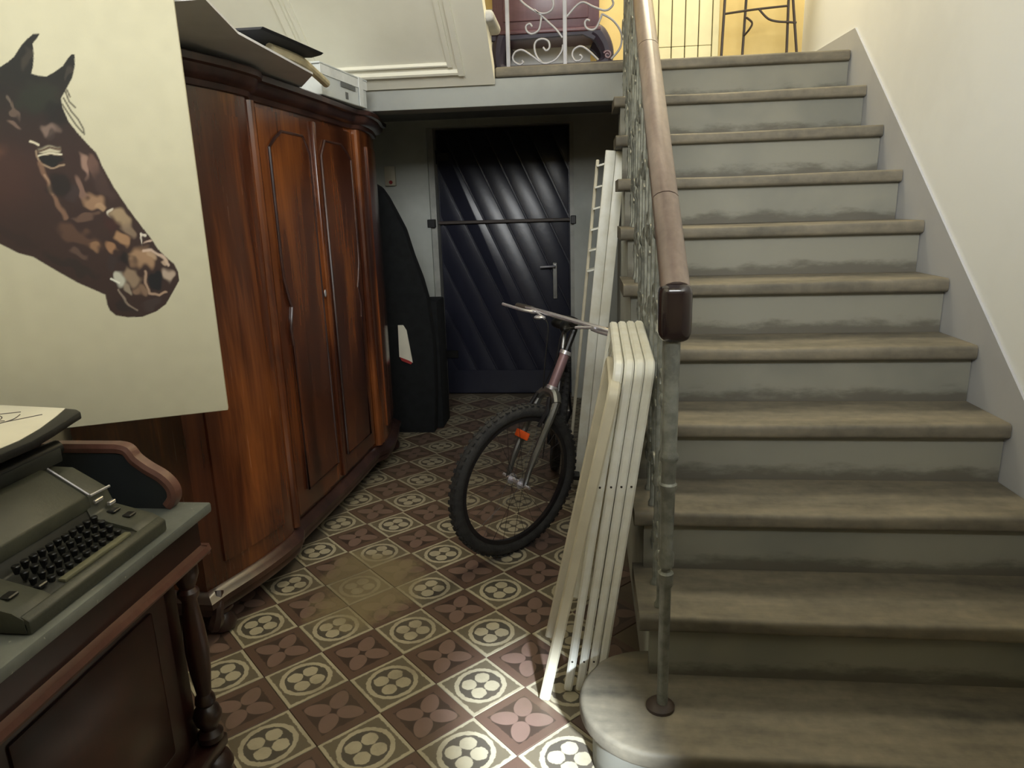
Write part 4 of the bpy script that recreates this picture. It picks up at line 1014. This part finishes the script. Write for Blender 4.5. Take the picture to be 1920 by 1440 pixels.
blob(160, 420, 130, 90, 0, (38, 40, 30), 0.9, 0.6); blob(240, 480, 70, 60, 40, DK_, 0.7)
blob(110, 250, 26, 70, 14, (58, 52, 42), 0.7); blob(285, 300, 12, 44, 22, (60, 54, 46), 0.7)
blob(60, 470, 14, 50, -20, (110, 92, 78), 0.6); blob(50, 535, 36, 14, 30, (120, 98, 84), 0.7); blob(35, 440, 10, 30, -15, (112, 98, 84), 0.6)
blob(210, 545, 52, 30, -8, (122, 102, 90), 0.85); blob(225, 560, 24, 26, 0, (60, 48, 42), 0.8)
blob(205, 630, 62, 30, -4, PALE, 0.9, 0.7); stroke([(160, 640), (205, 622), (255, 628)], 7, (92, 74, 58)); stroke([(165, 662), (210, 650), (255, 655)], 6, (214, 206, 178))
blob(212, 682, 52, 22, 4, DK_, 1.0, 0.35); stroke([(150, 640), (170, 690), (215, 708), (265, 702)], 6, (146, 124, 100)); stroke([(128, 598), (160, 610)], 7, (206, 196, 168))
blob(215, 662, 24, 6, 0, (170, 158, 132), 0.9)
stroke([(165, 690), (190, 740), (225, 820), (255, 880), (280, 925)], 14, (124, 94, 74), 0.85); stroke([(190, 740), (225, 820)], 7, (160, 130, 104), 0.7)
blob(250, 780, 66, 62, 30, DK_, 0.75); blob(310, 820, 40, 50, 20, (58, 46, 44), 0.7)
blob(350, 700, 20, 70, -16, (150, 120, 104), 0.85); blob(385, 700, 26, 60, -20, (112, 84, 72), 0.7)
blob(345, 790, 16, 60, -25, (128, 100, 86), 0.8); blob(400, 850, 55, 42, 40, TAN, 0.9); blob(430, 880, 30, 26, 40, (170, 138, 106), 0.8)
blob(430, 780, 40, 90, -32, (70, 52, 46), 0.6); blob(510, 920, 62, 40, 44, (156, 134, 104), 0.95); blob(470, 895, 8, 24, 10, (206, 196, 176), 0.8); blob(545, 975, 50, 30, 50, (136, 116, 94), 0.8)
blob(470, 950, 60, 34, 40, (62, 34, 28), 0.7); blob(360, 920, 70, 14, -16, (112, 86, 70), 0.6)
blob(330, 1000, 130, 40, 22, (92, 66, 50), 0.7); blob(390, 1040, 36, 26, 20, (142, 108, 78), 0.85); blob(462, 1040, 46, 18, 52, (150, 112, 80), 0.9); blob(330, 1075, 60, 18, 25, (96, 74, 62), 0.7)
blob(515, 1015, 40, 26, 30, (160, 124, 90), 0.9); blob(600, 1010, 4, 34, 8, (222, 212, 192), 0.9); blob(620, 1028, 24, 8, -20, (196, 170, 150), 0.9)
blob(600, 1090, 70, 52, 20, (156, 124, 94), 0.95); blob(640, 1080, 40, 24, 30, (176, 148, 118), 0.8); blob(530, 1090, 40, 40, 0, DK_, 0.8); blob(470, 1110, 40, 46, 0, (52, 42, 40), 0.7)
stroke([(600, 1058), (640, 1056), (680, 1080), (715, 1120)], 8, (208, 182, 160), 0.8); blob(710, 1160, 28, 36, 0, (176, 156, 136), 0.95); blob(700, 1110, 18, 14, 30, (190, 164, 140), 0.8)
blob(560, 1170, 60, 40, 50, (146, 124, 100), 0.85); blob(505, 1185, 42, 34, 60, (186, 184, 166), 0.95); stroke([(465, 1182), (500, 1196)], 6, (216, 214, 198)); blob(545, 1225, 40, 20, 55, (150, 136, 116), 0.85)
blob(655, 1188, 42, 52, -12, (22, 20, 22), 1.0, 0.25); stroke([(612, 1150), (612, 1200), (632, 1238), (668, 1250), (698, 1232)], 7, (168, 140, 116), 0.9)
blob(600, 1235, 40, 26, 20, (132, 106, 84), 0.8); stroke([(500, 1225), (530, 1275), (575, 1308)], 6, (140, 124, 108), 0.9); blob(640, 1285, 50, 22, -20, (62, 50, 46), 0.8); blob(520, 1300, 60, 30, 20, (36, 31, 29), 0.7)
blob(300, 1120, 160, 26, 25, (40, 32, 28), 0.8); blob(60, 1000, 140, 36, 20, (46, 33, 28), 0.7)
outc = bgc * (1 - mask) + coat * mask
def overstroke(pts, wd, col, a=1.0):
    global outc
    dm = np.full(S_.shape, 1e9)
    for (x0, y0), (x1, y1) in zip(pts, pts[1:]):
        dx, dy = x1 - x0, y1 - y0; tt = np.clip(((AX - x0) * dx + (AY - y0) * dy) / (dx * dx + dy * dy), 0, 1)
        dm = np.minimum(dm, np.hypot(AX - x0 - tt * dx, AY - y0 - tt * dy))
    w = np.clip((wd - dm) / (wd * 0.6), 0, 1)[..., None] * a; outc = outc * (1 - w) + C3(col) * w
for pl in ([(275, 385), (292, 430), (318, 455)], [(268, 415), (300, 470), (330, 505), (352, 545), (356, 568)], [(262, 440), (296, 492), (322, 530), (350, 562)], [(282, 380), (296, 410)]): overstroke(pl, 5, (44, 38, 30), 0.8)
vr = np.stack([S_, np.zeros_like(S_), Z_], -1).reshape(-1, 3)
i0 = (np.arange(nZ - 1)[:, None] * nS + np.arange(nS - 1)[None]).ravel()
qd = np.stack([i0, i0 + 1, i0 + nS + 1, i0 + nS], -1)[:, ::-1]
me = bpy.data.meshes.new('painted_surface'); me.vertices.add(len(vr)); me.vertices.foreach_set('co', vr.ravel())
me.loops.add(qd.size); me.loops.foreach_set('vertex_index', qd.ravel().astype(np.int32)); me.polygons.add(len(qd)); me.polygons.foreach_set('loop_start', (np.arange(len(qd)) * 4).astype(np.int32))
me.update(); me.validate()
ca_ = me.color_attributes.new('paint', 'FLOAT_COLOR', 'POINT'); ca_.data.foreach_set('color', np.concatenate([np.clip(outc.reshape(-1, 3), 0, 1), np.ones((len(vr), 1))], 1).ravel().astype(np.float32))
sp_ = NT('oil_painting', 0.8); at = sp_.n('ShaderNodeVertexColor'); at.layer_name = 'paint'; sp_.col(at.outputs[0]); sp_.bump(sp_.noise(sp_.coord(), 420, 2), 0.06, 0.002)
part('painted_surface', me, sp_.m, CV, 'painted brown horse head on cream ground')
